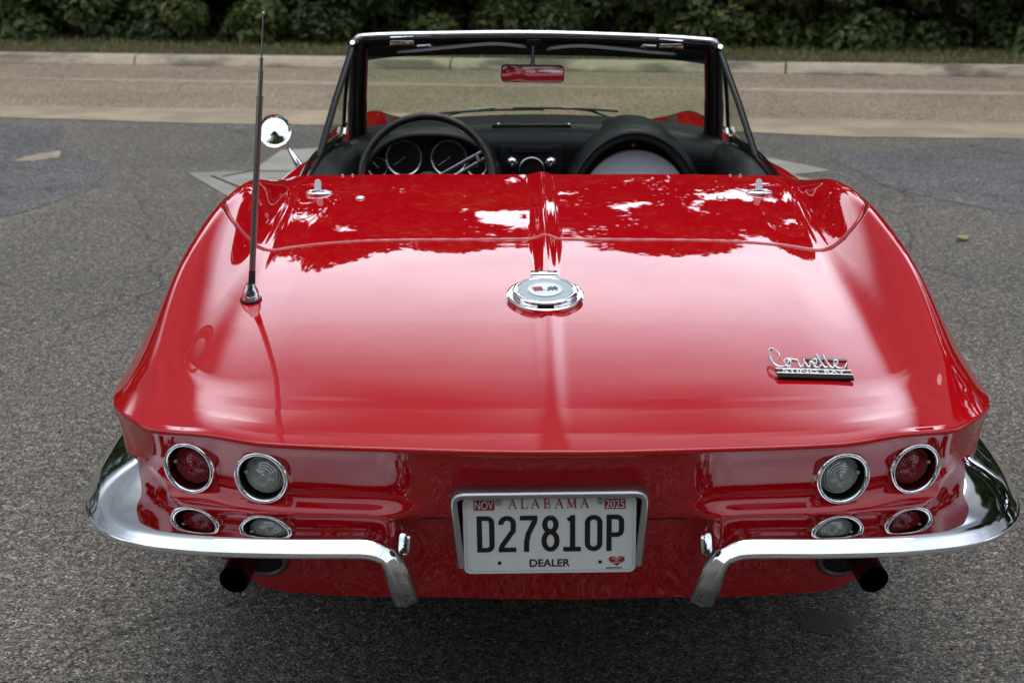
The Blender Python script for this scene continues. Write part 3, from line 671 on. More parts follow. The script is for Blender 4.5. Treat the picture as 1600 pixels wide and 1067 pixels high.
# wheels
for sgn in (-1, 1):
    for wy, wx in ((1.12, .690), (3.61, .610)):
        mb = MB(); mb.lathe([(.20, -.09), (.30, -.10), (.325, -.085), (.335, -.06), (.335, .06), (.325, .085), (.30, .10), (.20, .09)], (sgn * wx, wy, .385), (sgn, 0, 0), 48)
        t_ = mb.build('wheel', 'tyre', car)
        mb = MB(); mb.lathe([(.205, .085), (.19, .06), (.10, .05), (.06, .085), (.0, .09)], (sgn * wx, wy, .385), (sgn, 0, 0), 40); mb.build('hubcap', 'chrome', t_)

# tail lamps
for (o_, ax), red in zip(LAMPS, (0, 1, 0, 1)):
    sg = 1 if o_.x > 0 else -1
    mb = MB(); mb.lathe([(.0405, -.016), (.0410, .002), (.0430, .0065), (.0458, .0080), (.0485, .0065), (.0505, .001), (.0515, -.012), (.0515, -.03)], o_, ax, 56)
    bz = mb.build('tail_lamp', 'chrome', car, angle=60)
    bz['label'] = ('round red tail lamp in a chrome ring' if red else 'round clear reversing lamp in a chrome ring')
    mb = MB(); mb.lathe([(.0408, .002), (.0400, -.022), (.030, -.026), (.0001, -.027)], o_, ax, 40); mb.build('lamp_cup', 'cup_red' if red else 'cup', bz)
    pr = [(.0372, -.024), (.0372, -.013)]; r = .0368; k = 0
    while r > .0012:
        pr.append((r, -.011 + .0075 * (1 - (r / .037) ** 2) + (.0011 if k % 2 else 0) + .0035 * max(0, 1 - r / .008))); r -= .0023; k += 1
    pr += [(.0002, .0005)]
    mb = MB(); mb.lathe(pr, o_ + Vector((sg * -.002, 0, .001)), ax, 48); mb.build('lens', 'lens_red' if red else 'lens_clear', bz, True, 12)
    side = Vector((sg, 0, 0)); side = (side - ax * side.dot(ax)).normalized()
    mb = MB(); mb.lathe([(.0045, -.012), (.0045, -.002), (.003, .0), (.0001, .0005)], o_ + side * .029 + Vector((0, 0, .007)), ax, 14); mb.build('lens_screw', 'satin', bz)

# bumpers: blade that wraps the corner and turns down into an upright
pth = [(.848, .62, .612), (.862, .46, .600), (.868, .33, .592), (.864, .22, .588), (.847, .115, .586), (.815, .04, .586), (.765, -.018, .586), (.70, -.055, .586), (.60, -.082, .587), (.47, -.094, .588), (.36, -.097, .589), (.318, -.096, .587), (.294, -.093, .577), (.280, -.088, .559), (.270, -.076, .530), (.264, -.055, .498), (.260, -.030, .470), (.258, -.002, .440)]
pc = np.array(catmull(pth, 8)); tg = np.gradient(pc, axis=0); tg /= np.linalg.norm(tg, axis=1)[:, None]
sec = [(-.150, .0196), (-.125, .0199), (-.095, .0192), (-.065, .0174), (-.042, .0149), (-.032, .0134), (-.0255, .0120), (-.019, .0095), (-.011, .0040), (-.004, -.0010), (0, -.0045), (-.0010, -.0105), (-.005, -.0150), (-.014, -.0175), (-.030, -.0185), (-.060, -.0185)]
sec = np.array(catmull(sec, 4))
for sg in (1, -1):
    B = []
    hn = np.stack([-tg[:, 1], tg[:, 0]], -1)
    for i in range(len(pc)):
        t = Vector(tg[i]); u_ = 0 if pc[i, 0] > .33 else 1
        n = Vector((-t.y, t.x, 0)) if u_ <= 0 and abs(t.z) < .6 else Vector((0, -1, 0))
        n = (n - t * n.dot(t)).normalized()
        if n.y > 0 and pc[i, 1] < .3: n = -n
        if pc[i, 0] > .8 and n.x < 0: n = -n
        b = n.cross(t); b = -b if (b.z < -.2 or (abs(b.z) <= .2 and b.x > 0 and False)) else b
        if abs(t.z) > .7: b = Vector((-1, 0, 0)) - t * Vector((-1, 0, 0)).dot(t); b.normalize()
        tall = 1 + .2 * sstep(.05, .30, pc[i, 1]) * (pc[i, 0] > .6); dn = sstep(.55, .42, pc[i, 2]) if False else sstep(0, 1, np.array((.575 - pc[i, 2]) / .10))
        for a_, c_ in sec:
            cx_ = c_ if dn <= 0 else min(c_, .0150 - .002 * dn)
            tl = .42 * sstep(-.06, .18, pc[i, 1]) * (pc[i, 0] > .6)
            B.append(Vector(pc[i]) + n * (a_ * (1 - .60 * dn)) + b * (cx_ * tall * (1 + .45 * dn) + tl * (-min(max(a_, -.10), 0)) * (c_ > 0)))
    B = np.array(B).reshape(len(pc), len(sec), 3) * np.array([sg, 1, 1])
    bo = grid('bumper', B, 'chrome', car, fix=False, flip=(sg > 0))
    bo['label'] = 'chrome bumper blade with a downturned inner end'
    m_ = bo.modifiers.new('thickness', 'SOLIDIFY'); m_.thickness = .0025; m_.offset = -1
    mb = MB(); po = rrect(.020, .040, .009, 5)       # upright polished end plate at the inner turn
    mb.prism(po, frame((sg * .2555, -.066, .590), (sg * .55, .5, 0) if sg > 0 else (.55, -.5, 0), (0, .15, 1)), .006); mb.build('end_plate', 'chrome', bo)
# exhausts
for sg in (-1, 1):
    mb = MB(); e0 = Vector((sg * .530, .24, .525)); e1 = Vector((sg * .566, .010, .487)); d = (e1 - e0)
    ex = MB(); ex.tube([e0, e1], .0265, 28, False); ex.tube([e1, e1 - d * .5], .0245, 28, False)
    eo = ex.build('exhaust_pipe', 'exhaust', car)
    ex = MB(); ex.lathe([(.0262, 0), (.0001, 0)], e1 - d * .25, d, 28); ex.build('pipe_bore', 'soot_shade', eo)
    q, n = panel(sg * .535, .480); q1, _ = panel(sg * .535, .51); q2, _ = panel(sg * .535, .45); q3, _ = panel(sg * .58, .48); q4, _ = panel(sg * .49, .48)
    vz = (q1 - q2).normalized(); vx = (q3 - q4).normalized(); vn = vx.cross(vz); vn = vn if vn.y < 0 else -vn
    mb = MB(); rg = [q + vn * .003 + vx * .050 * math.cos(a) + vz * .038 * math.sin(a) for a in np.linspace(0, 2 * math.pi, 40)]
    mb.tube(rg, .006, 10, False); mb.build('exhaust_bezel', 'dull_steel', car)
    raw('exhaust_opening_shade', [v - Vector((0, .0012, 0)) for v in rg[:-1]], [list(range(39))], 'soot_shade', car, False)  # flat black disc paints the shade inside the valance hole

# licence plate and its housing
pc_ = Vector((-.008, .010, .574)); PX = Vector((math.cos(R(.8)), 0, math.sin(R(.8)))); PY = Vector((-math.sin(R(.8)), -.07, 1)).normalized()
PM = frame(pc_, PX, PY) @ Matrix.Diagonal((.962, .945, 1, 1))                                   # local z faces the camera
mb = MB(); mb.prism(rrect(.314, .158, .012), PM, .0016); plate = mb.build('licence_plate', 'white', car, False)
def on(x, y, z=0): return PM @ Matrix.Translation((x, y, z))
ZT = .0022
rb = MB(); rr = rrect(.304, .148, .009, 6)
V = [PM @ Vector((p[0] * k, p[1] * k2, ZT)) for k, k2 in ((1, 1), (.993, .986)) for p in rr]; n = len(rr)
rb.add(V, [[i, (i + 1) % n, n + (i + 1) % n, n + i] for i in range(n)]); 
M['emboss'] = mat('plate_rim', (.56, .62, .66), .4); rb.build('plate_rim', 'emboss', plate, False)
chars = MB()
def strokes(mb, segs, mtx, z=ZT):
    for pts, wd in segs:
        P = [np.array(p, float) for p in pts]; k = len(P); V = []
        for i in range(k):
            t = P[min(i + 1, k - 1)] - P[max(i - 1, 0)]; t /= np.linalg.norm(t) + 1e-9; nn_ = np.array([-t[1], t[0]])
            if 0 < i < k - 1:
                t1 = P[i] - P[i - 1]; t1 /= np.linalg.norm(t1) + 1e-9; c_ = max(.55, abs(np.dot(nn_, [-t1[1], t1[0]])))
            else: c_ = 1
            V += [mtx @ Vector((*(P[i] - nn_ * wd / 2 / c_), z)), mtx @ Vector((*(P[i] + nn_ * wd / 2 / c_), z))]
        mb.add(V, [[2 * i, 2 * i + 2, 2 * i + 3, 2 * i + 1] for i in range(k - 1)])
def arc(cx, cy, rx, ry, a0, a1, n=14): return [(cx + rx * math.cos(R(a0 + (a1 - a0) * i / n)), cy + ry * math.sin(R(a0 + (a1 - a0) * i / n))) for i in range(n + 1)]
cw, chh, sw = .0225, .0655, .0096                          # centre-line box of one character
def glyph(c):
    w2, h2 = cw / 2, chh / 2
    if c == 'D': return [([(-w2, -h2 - sw / 2), (-w2, h2 + sw / 2)], sw), ([(-w2, h2)] + arc(w2 - .009, h2 - .009, .009, .009, 90, 0, 6) + arc(w2 - .009, -h2 + .009, .009, .009, 0, -90, 6) + [(-w2, -h2)], sw)]
    if c == '2': return [(arc(0, h2 - w2, w2, w2, 190, 0, 14) + [(w2, h2 - w2 - .006)] + arc(w2 - .012, h2 - .022, .012, .012, 0, -45, 4) + [(-w2 + .002, -h2 + .009), (-w2, -h2 + .0)], sw), ([(-w2 - sw / 2, -h2), (w2 + sw / 2, -h2)], sw)]
    if c == '7': return [([(-w2 - sw / 2, h2), (w2 + sw / 2, h2)], sw), ([(w2, h2), (w2 - .001, h2 - .008), (-.001, .0), (-.004, -.016), (-.0045, -h2 - sw / 2)], sw)]
    if c == '8': return [(arc(0, h2 - .014, w2 - .001, .014, 90, 450, 28), sw), (arc(0, -h2 + .018, w2 + .0005, .018, 90, 450, 28), sw)]
    if c == '1': return [([(.001, -h2), (.001, h2 + sw / 2)], sw), ([(-w2 + .003, h2 - .005), (.001, h2)], sw * .8), ([(-w2 - sw / 2, -h2), (w2 + sw / 2, -h2)], sw)]
    if c == '0': return [(arc(0, h2 - w2, w2, w2, 180, 0, 14) + arc(0, -h2 + w2, w2, w2, 0, -180, 14) + [(-w2, h2 - w2), (-w2, h2 - w2 + .002)], sw)]
    if c == 'P': return [([(-w2, -h2 - sw / 2), (-w2, h2 + sw / 2)], sw), ([(-w2, h2)] + arc(w2 - .009, h2 - .009, .009, .009, 90, 0, 6) + arc(w2 - .009, .005, .009, .009, 0, -90, 6) + [(-w2, -.004)], sw)]
for i, c in enumerate('D27810P'):
    z_ = 0
    for sgm in glyph(c): strokes(chars, [sgm], on(-.1165 + i * .0393, .0035), ZT + z_); z_ += .00005
chars.build('plate_number', 'black', plate, False)
al = MB(); hN = .0190
def serif(c, x):
    tk, tn, h2 = .0028, .0012, hN / 2; S_ = []
    f = lambda a, b: S_.append(([(a - .0026, b), (a + .0026, b)], .0011))
    if c == 'A': S_ += [([(x - .0062, -h2), (x - .0003, h2)], tn), ([(x - .0003, h2), (x + .0058, -h2)], tk), ([(x - .004, -h2 * .3), (x + .0035, -h2 * .3)], tn)]; f(x - .0062, -h2); f(x + .0060, -h2)
    if c == 'L': S_ += [([(x - .004, -h2), (x - .004, h2)], tk), ([(x - .005, -h2), (x + .0055, -h2)], tn), ([(x + .0055, -h2), (x + .006, -h2 + .004)], tn)]; f(x - .004, h2); f(x - .004, -h2)
    if c == 'B': S_ += [([(x - .004, -h2), (x - .004, h2)], tk), ([(x - .006, h2), (x, h2)] + arc(x, h2 * .52, .0042, h2 * .48, 90, -90, 8) + [(x - .004, .0004)], tn * 1.35), ([(x - .004, 0), (x, 0)] + arc(x, -h2 * .5, .0052, h2 * .5, 90, -90, 8) + [(x - .006, -h2)], tn * 1.35)]
    if c == 'M': S_ += [([(x - .0068, -h2), (x - .0058, h2)], tn), ([(x - .0058, h2), (x, -h2)], tk), ([(x, -h2), (x + .0058, h2)], tn), ([(x + .0058, h2), (x + .0066, -h2)], tk)]; f(x - .0068, -h2); f(x + .0066, -h2); f(x - .007, h2); f(x + .007, h2)
    return S_
for c, x in zip('ALABAMA', (-.0640, -.0425, -.0225, -.001, .0205, .0430, .0665)):
    for i, sgm in enumerate(serif(c, x)): strokes(al, [sgm], on(-.003, .0655), ZT + i * .00004)
al.build('state_name', 'inkred', plate, False)
text('dealer_word', 'DEALER', .074, .0160, on(0, -.0575), 'black', plate, ZT, .022)
for nm, xx, wd in (('NOV', -.1185, .0335), ('2025', .1185, .0335)):
    mb = MB(); mb.prism([(-.019, -.0105), (.019, -.0105), (.019, .0105), (-.019, .0105)], on(xx, .0632), ZT); st = mb.build('registration_sticker', 'inkred', plate, False)
    text('sticker_text', nm, wd, .0165, on(xx, .0632), 'white', st, ZT + .0004, .0)
mb = MB(); hp = [(.0148 * math.sin(t) ** 3, .0148 / 17 * (13 * math.cos(t) - 5 * math.cos(2 * t) - 2 * math.cos(3 * t) - math.cos(4 * t)) * .85) for t in np.linspace(0, 2 * math.pi, 41)[:-1]]
mb.prism(hp[::-1], on(.1225, -.0545), ZT); ht = mb.build('heart_emblem', 'inkred', plate, False)
for wd_, dy, ww in (('HEART', .0045, .0175), ('OF', .0, .006), ('DIXIE', -.0045, .015)): text('heart_text', wd_, ww, .0032, on(.1225, -.0540 + dy), 'white', ht, ZT + .0005, .015)
mb = MB()
for i in range(11): mb.prism([(-.0011, -.0011), (.0011, -.0011), (.0011, .0011), (-.0011, .0011)], on(.1035 + i * .0028, -.0698), ZT)
mb.build('small_print', 'black', plate, False)
for xx, yy, top in ((-.092, .0690, 1), (.092, .0690, 1), (-.092, -.0570, 0), (.092, -.0570, 0)):
    mb = MB(); oo = on(xx, yy) @ Vector((0, 0, .0016)); zax = (PM.to_3x3() @ Vector((0, 0, 1)))
    if top: mb.lathe([(.0058, 0), (.0058, .002), (.0045, .0035), (.0015, .0036), (.0012, .0028), (.0001, .0028)], oo, zax, 16); mb.build('plate_screw', 'satin', plate)
    else: mb.lathe([(.0034, 0), (.0034, .0006), (.0001, .0006)], oo, zax, 18); mb.build('plate_hole', 'black', plate)
# housing: an inverted U of cast metal standing proud of the panel
hs = []
U = [(-.160, -.060)] + [(-.1665, .02)] + arc(-.158, .071, .0125, .0125, 180, 90, 6) + [(0, .0838)] + arc(.158, .071, .0125, .0125, 90, 0, 6) + [(.1665, .02), (.160, -.060)]
U2 = []
for (x1, y1), (x2, y2) in zip(U[:-1], U[1:]):
    k = max(1, int(math.hypot(x2 - x1, y2 - y1) / .006)); U2 += [np.array([x1 + (x2 - x1) * j / k, y1 + (y2 - y1) * j / k, 0]) for j in range(k)]
U = U2 + [np.array([U[-1][0], U[-1][1], 0])]; U = list(blur(np.array(U), 1.2, 0)); HP = []
for i, p in enumerate(U):
    t = U[min(i + 1, len(U) - 1)] - U[max(i - 1, 0)]; t /= np.linalg.norm(t); nn_ = np.array([-t[1], t[0]])
    for a_, z_ in ((-.004, -.045), (-.004, .010), (-.002, .0135), (.002, .015), (.006, .0135), (.009, .009), (.011, -.045)):
        HP.append(PM @ Vector((p[0] + nn_[0] * a_, p[1] + nn_[1] * a_, z_)))
HP = np.array(HP).reshape(len(U), 7, 3)
ho = grid('plate_housing', HP, 'satin', car, fix=True)
mb = MB(); mb.prism([(-.158, -.062), (.158, -.062), (.158, .078), (-.158, .078)], on(0, 0, -.030), .002); mb.build('housing_back', 'cup', ho, False)

# fuel filler door on the spine
p, n = surf(0, .615); p.x = -.006; n.x = 0; n.normalize()
mb = MB(); mb.lathe([(.0755, -.01), (.0795, .0005), (.0795, .003), (.0765, .005), (.069, .0045), (.0665, .003)], p, n, 72); fuel = mb.build('fuel_filler_door', 'chrome', car, angle=50)
mb = MB(); mb.lathe([(.0665, .002), (.0675, .008), (.0670, .0118), (.064, .0143), (.0595, .0148), (.0575, .0135), (.0570, .0135)], p, n, 72); mb.build('cap_rim', 'chrome', fuel, angle=50)
mb = MB(); mb.lathe([(.0572, .0136), (.0355, .0136)], p, n, 64)
V = mb.V; F = [f for f in mb.F if len(f) == 4]; raw('cap_face', V, F, 'grey', fuel, False, True)
mb = MB(); mb.lathe([(.0358, .0134), (.0358, .0150), (.0335, .0152), (.0325, .0142), (.0001, .0145)], p, n, 56); mb.build('emblem_disc', 'emb_white', fuel)
tx = Vector((1, 0, 0)); FM = frame(p + n * .0150, tx, n.cross(tx)); 
fm = MB(); fm.prism([(-.0270, .007), (-.008, .011), (-.004, -.005), (-.0215, -.010)], FM, .0007); fm.build('red_flag', 'inkred', fuel, False)
fm = MB()
for i in range(5):
    for j in range(4):
        if (i + j) % 2 == 0:
            x_ = .005 + i * .0041; y_ = -.008 + j * .0046 + i * .0006
            fm.prism([(x_, y_), (x_ + .0040, y_ + .0006), (x_ + .0040, y_ + .0050), (x_, y_ + .0044)], FM, .0007)
fm.build('checkered_flag', 'black', fuel, False)
fm = MB(); strokes(fm, [([(-.008, -.013), (.0065, .004)], .0008), ([(.008, -.013), (-.0075, .004)], .0008)], FM, .0005); fm.build('flag_staff', 'satin', fuel, False)
fq, fnn = surf(0, .705); mb = MB(); mb.box(p + Vector((0, math.cos(R(10)) * .083, math.sin(R(10)) * .083)) + n * .006, (.058, .030, .012), Matrix.Rotation(R(9.5), 3, 'X'), .003); mb.build('hinge', 'chrome', fuel)
mb = MB(); mb.box(p - Vector((0, math.cos(R(10)) * .066, math.sin(R(10)) * .066)) + n * .0085, (.034, .012, .009), Matrix.Rotation(R(9.5), 3, 'X'), .002); mb.build('finger_notch', 'cup', fuel)

# script emblem on the right of the deck
ep, en = surf(.418, .258); e2, _ = surf(.56, .258)
ex_ = (e2 - ep); ey_ = Vector((0, .088, .026)); sc_ = .142 / 820.
EM = frame(ep + Vector((0, 0, .003)), ex_, ey_); vs = ey_.length / 335.
def ept(q, z=0): return EM @ Vector(((q[0] - 285) * sc_, (515 - q[1]) * vs, z))
scr = [[(352, 305), (357, 270), (335, 225), (300, 190), (270, 195), (252, 235), (250, 300), (268, 355), (300, 395), (335, 412), (375, 408), (415, 385), (450, 340), (468, 310)],
       [(440, 312), (415, 315), (398, 350), (405, 390), (430, 408), (458, 392), (470, 350), (458, 318), (440, 312), (462, 335), (482, 318), (480, 295), (500, 320), (540, 325), (545, 370), (560, 403), (585, 400), (605, 360), (610, 310)],
       [(610, 310), (625, 365), (650, 405), (672, 385), (675, 340), (690, 340), (720, 362), (748, 345), (748, 315), (728, 308), (708, 340), (714, 388), (745, 410), (785, 385), (800, 350)],
       [(765, 250), (785, 310), (808, 375), (835, 408), (858, 395)], [(833, 252), (852, 310), (878, 375), (905, 408), (930, 390), (950, 362), (978, 345), (975, 318), (955, 312), (935, 345), (945, 392), (985, 412), (1035, 402), (1065, 370), (1082, 345)]]
mb = MB(); emblem_z = en
for st_ in scr:
    c3 = catmull([ept(q, .008 + .0) for q in st_], 5); mb.tube(c3, .0017, 8, True)
    mb.tube([Vector(v) - EM.to_3x3() @ Vector((0, 0,   .004)) for v in c3], .0015, 6, True)
emb = mb.build('script_emblem', 'bright', car)
mb = MB(); mb.prism([((a - 285) * sc_, (515 - b_) * vs) for a, b_ in ((610, 312), (640, 420), (1075, 420), (1090, 312))], EM, .003); mb.build('emblem_flag', 'inkred', emb, False)
mb = MB(); mb.prism([((a - 285) * sc_, (515 - b_) * vs) for a, b_ in ((606, 280), (612, 302), (1092, 306), (1092, 284))], EM, .007); mb.build('emblem_bar', 'chrome', emb, False)
mb = MB(); mb.prism([((a - 285) * sc_, (515 - b_) * vs) for a, b_ in ((285, 425), (300, 474), (1100, 474), (1095, 425))], EM, .006); bp1 = mb.build('emblem_plinth', 'black', emb, False)
mb = MB(); mb.prism([((a - 285) * sc_, (515 - b_) * vs) for a, b_ in ((298, 476), (304, 516), (1115, 516), (1112, 476))], EM, .005); mb.build('emblem_plinth', 'trim', emb, False)
mb = MB()
for yb in (425, 474): mb.tube([ept((290, yb), .0062), ept((1104, yb), .0062)], .0006, 6)
mb.build('emblem_edge', 'chrome', emb)
text('emblem_letters', 'STING', 385 * sc_, 42 * vs, EM @ Matrix.Translation(((550 - 285) * sc_, (515 - 449) * vs, 0)), 'emb_white', emb, .0066, .02)
text('emblem_letters', 'RAY', 225 * sc_, 42 * vs, EM @ Matrix.Translation(((920 - 285) * sc_, (515 - 449) * vs, 0)), 'emb_white', emb, .0066, .02)

# radio antenna
p, n = surf(-.612, .625); top = Vector((-.566, .66, 1.41)); ax = (top - p).normalized()
mb = MB(); mb.lathe([(.0225, -.004), (.0225, .004), (.019, .006)], p, n, 36); an = mb.build('antenna', 'rubber', car)
mb = MB(); mb.lathe([(.0195, .004), (.0185, .012), (.016, .020), (.0125, .027), (.0095, .032), (.0085, .036)], p, n.lerp(ax, .4), 36); mb.build('antenna_base', 'chrome', an, angle=60)
mb = MB(); mb.tube([p + ax * .028, p + ax * .062], [.0078, .0066], 14); mb.build('antenna_collar', 'rubber', an)
Lm = (top - p).length; q = lambda d: p + ax * (Lm * d)
mb = MB()
for a, b_, r in ((.05, .715, .0064), (.71, .80, .0048), (.795, .845, .0036), (.84, .99, .0017)):
    mb.tube([q(a), q(b_ - .004), q(b_ - .0039), q(b_)], [r, r, r * 1.18, r * 1.18], 14)
mb.lathe([(.0001, -.0042), (.003, -.003), (.0042, 0), (.003, .003), (.0001, .0042)], q(.995), ax, 14)
mb.build('antenna_mast', 'antenna', an)

# lid fittings: hinged latches and studs
for sg in (-1, 1):
    p, n = surf(sg * .534 - .008, 1.285)
    LM = frame(p, (1, sg * .10, 0), n.cross(Vector((1, 0, 0))))
    poly_ = [(.033 * math.copysign(abs(math.cos(a)) ** 1.2, math.cos(a)), .019 * math.sin(a)) for a in np.linspace(0, 2 * math.pi, 33)[:-1]]
    mb = MB(); V = []; F = []
    for k, z_ in ((1, -.004), (1, .003), (.93, .006), (.80, .0075), (.72, .006)):
        V += [LM @ Vector((a * k, b_ * k, z_)) for a, b_ in poly_]
    F = [[r * 32 + j, r * 32 + (j + 1) % 32, (r + 1) * 32 + (j + 1) % 32, (r + 1) * 32 + j] for r in range(4) for j in range(32)] + [[128 + j for j in range(32)]]
    mb.add(V, F); la = mb.build('lid_latch', 'chrome', car)
    tab = [(-.0085, 0), (.0085, 0), (.0075, .024)] + arc(0, .024, .0075, .0075, 0, 180, 8) + [(-.0075, .024)]
    TM = frame(p + n * .005 + Vector((-.002, -.002, 0)), (1, 0, 0), (0, .42, 1)); mb = MB(); mb.prism(tab, TM, .005); mb.build('latch_tab', 'emb_white', la, False)  # white tab colour stands in for sky reflected in chrome
    mb = MB(); mb.box(p + n * .008 + Vector((-.004, -.008, 0)), (.026, .010, .007), None, .002); mb.build('latch_pivot', 'chrome', la)
    p, n = surf(sg * .432 - .006, 1.235); mb = MB(); mb.lathe([(.0115, -.002), (.0115, .002), (.009, .0045), (.004, .006), (.0001, .0062)], p, n, 20); mb.build('lid_stud', 'chrome', car)
    for x_ in (.50, .475):
        p, n = surf(sg * x_, 1.445); mb = MB(); mb.lathe([(.003, -.002), (.003, .002), (.002, .0035), (.0001, .004)], p, n, 12); mb.build('snap_stud', 'chrome', car)

# windshield: chrome header, black pillars, raked curved glass
def hx(x): return .006 * (-x / .5)                       # the header sits a hair lower on the right
hdr = [(-.548, 2.44, 1.095), (-.548, 2.42, 1.128), (-.535, 2.405, 1.146), (-.51, 2.40, 1.153), (-.35, 2.415, 1.158), (0, 2.43, 1.163), (.35, 2.415, 1.158), (.51, 2.40, 1.151), (.535, 2.405, 1.144), (.548, 2.42, 1.126), (.548, 2.44, 1.095)]
hdr = [(x, y, z + hx(x) * .9) for x, y, z in hdr]
ws = bpy.data.objects.new('windshield', None); COL.objects.link(ws); ws.parent = car
mb = MB(); mb.tube(catmull(hdr[1:-1], 6), .0125, 14, True, 1.6, (0, .3, 1)); mb.build('header_trim', 'chrome', ws)
mb = MB(); mb.tube(catmull([(x * .985, y + .012, z - .018) for x, y, z in hdr[2:-2]], 6), .015, 10, True, 1.2); mb.build('header_rail', 'trim', ws)
for sg in (-1, 1):
    pl = [(sg * .537, 2.415, 1.136 + hx(sg * .53)), (sg * .545, 2.45, 1.05), (sg * .556, 2.50, .94), (sg * .562, 2.54, .85), (sg * .562, 2.56, .78)]
    mb = MB(); mb.tube(catmull(pl, 5), [.029] * 10 + [.031] * 11, 14, True, 1.0, (0, 1, 0)); mb.build('pillar', 'trim', ws)
    mb = MB(); mb.tube(catmull([(x - sg * .0215, y - .017, z - .02) for x, y, z in pl[:-1]], 5), .0036, 8); mb.build('pillar_reflection', 'cup_red', ws)  # dark red tube stands in for the red reflection along the pillar
    mb = MB(); mb.tube(catmull([(x - sg * .004, y - .027, z - .012) for x, y, z in pl[:-1]], 5), .006, 8); mb.build('weather_strip', 'rubber', ws)
gl = []
for t in np.linspace(0, 1, 8):
    row = []
    for x in np.linspace(-1, 1, 25):
        xx = x * (.53 + .022 * t); yy = 2.445 + .09 * t + (.012 + .17 * t) * (1 - x * x) ** .8; row.append((xx, yy, 1.135 + hx(xx) - .30 * t))
    gl.append(row)
gl = np.array(gl); grid('windshield_glass', gl[1:], 'glass', ws)
bnd = gl[:2].copy(); bnd[1] = gl[0] * .55 + gl[1] * .45
bb = np.stack([gl[0], gl[0] * .5 + gl[1] * .5, gl[0] * .0 + gl[1] * 1.0]); 
bb[2, :, 2] += .012 * np.abs(np.linspace(-1, 1, 25)) ** 4 * -1.6; bb[..., 1] -= .003
grid('shade_band', bb, 'band', ws)
for sg in (-1, 1):              # folded sun visors under the header
    vz = 1.128 + hx(sg * .25); V = []
    mb = MB(); P = [(sg * .03, 2.39, vz - .004), (sg * .09, 2.385, vz + .004), (sg * .15, 2.38, vz + .006), (sg * .25, 2.375, vz - .002), (sg * .36, 2.37, vz - .012), (sg * .42, 2.375, vz - .016)]
    mb.tube(catmull(P, 4), [.004] + [.008] * 19 + [.005], 8, True, 2.2, (0, 0, 1)); mb.build('sun_visor', 'rubber', ws)
    mb = MB(); mb.box((sg * .405, 2.378, 1.138 + hx(sg * .4)), (.075, .022, .016), None, .006); lt = mb.build('header_latch', 'chrome', ws)
    mb = MB(); mb.tube([(sg * .36, 2.37, 1.134), (sg * .32, 2.372, 1.136)], .004, 8); mb.tube([(sg * .33, 2.37, 1.128), (sg * .315, 2.37, 1.133), (sg * .33, 2.37, 1.138)], .0025, 6); mb.build('latch_hook', 'satin', lt)
# rear-view mirror
rv = MB(); RM = frame((-.012, 2.335, 1.056), (1, .03, -.02), (0, -.006, 1)); po = rrect(.190, .052, .014, 6)
V = []; 
for k, z_ in ((.90, -.022), (1, -.014), (1.0, 0), (.985, .003), (.95, .003)): V += [RM @ Vector((a * k if abs(a) < .08 else a - math.copysign(.095 * (1 - k), a), b_ * k, z_)) for a, b_ in po]
n = len(po); F = [[r * n + j, r * n + (j + 1) % n, (r + 1) * n + (j + 1) % n, (r + 1) * n + j] for r in range(4) for j in range(n)] + [list(range(n))[::-1]]
rv.add(V, F); rvo = rv.build('rear_view_mirror', 'trim', ws)
raw('mirror_face', [RM @ Vector((a * .965, b_ * .93, .0032)) for a, b_ in po], [list(range(n))], 'tinted_mirror', rvo, False)
mb = MB(); mb.tube([(-.010, 2.40, 1.142), (-.011, 2.38, 1.11), (-.012, 2.352, 1.078)], [.006, .005, .007], 10); mb.box((-.008, 2.398, 1.142), (.045, .02, .02), None, .004); mb.build('mirror_stalk', 'trim', rvo)

# vent windows
for sg in (-1, 1):
    a = Vector((sg * .556, 2.395, 1.122 + hx(sg * .53))); b_ = Vector((sg * .634, 2.085, .848)); c_ = Vector((sg * .600, 2.47, .852)); a2 = Vector((sg * .562, 2.425, 1.10))
    mb = MB(); mb.tube([a, a.lerp(b_, .5) + Vector((sg * .002, 0, .003)), b_], .0085, 12, True, 1.25); vw = mb.build('vent_window', 'trim', car)
    mb = MB(); mb.tube(catmull([a2 + Vector((sg * .008, -.03, -.02)), a2.lerp(c_, .55) + Vector((sg * .004, -.02, 0)), c_ + Vector((-sg * .004, -.03, .018)), c_ + Vector((sg * .002, -.07, .004)), b_ + Vector((-sg * .004, .02, .008))], 5), .0060, 8); mb.build('vent_frame', 'trim', vw)
    mb = MB(); mb.tube([c_ + Vector((-sg * .010, -.035, .022)), c_ + Vector((-sg * .008, -.05, .004)), c_ + Vector((-sg * .004, -.12, -.002))], .006, 8); mb.build('vent_hinge', 'chrome', vw)
    raw('vent_glass', [a, b_, c_, a2], [[0, 1, 2, 3]], 'glass', vw, False)
    mb = MB(); mb.lathe([(.008, -.005), (.008, .004), (.0001, .006)], a + Vector((0, -.004, .012)), (0, -1, 1), 12); mb.build('post_cap', 'chrome', vw)

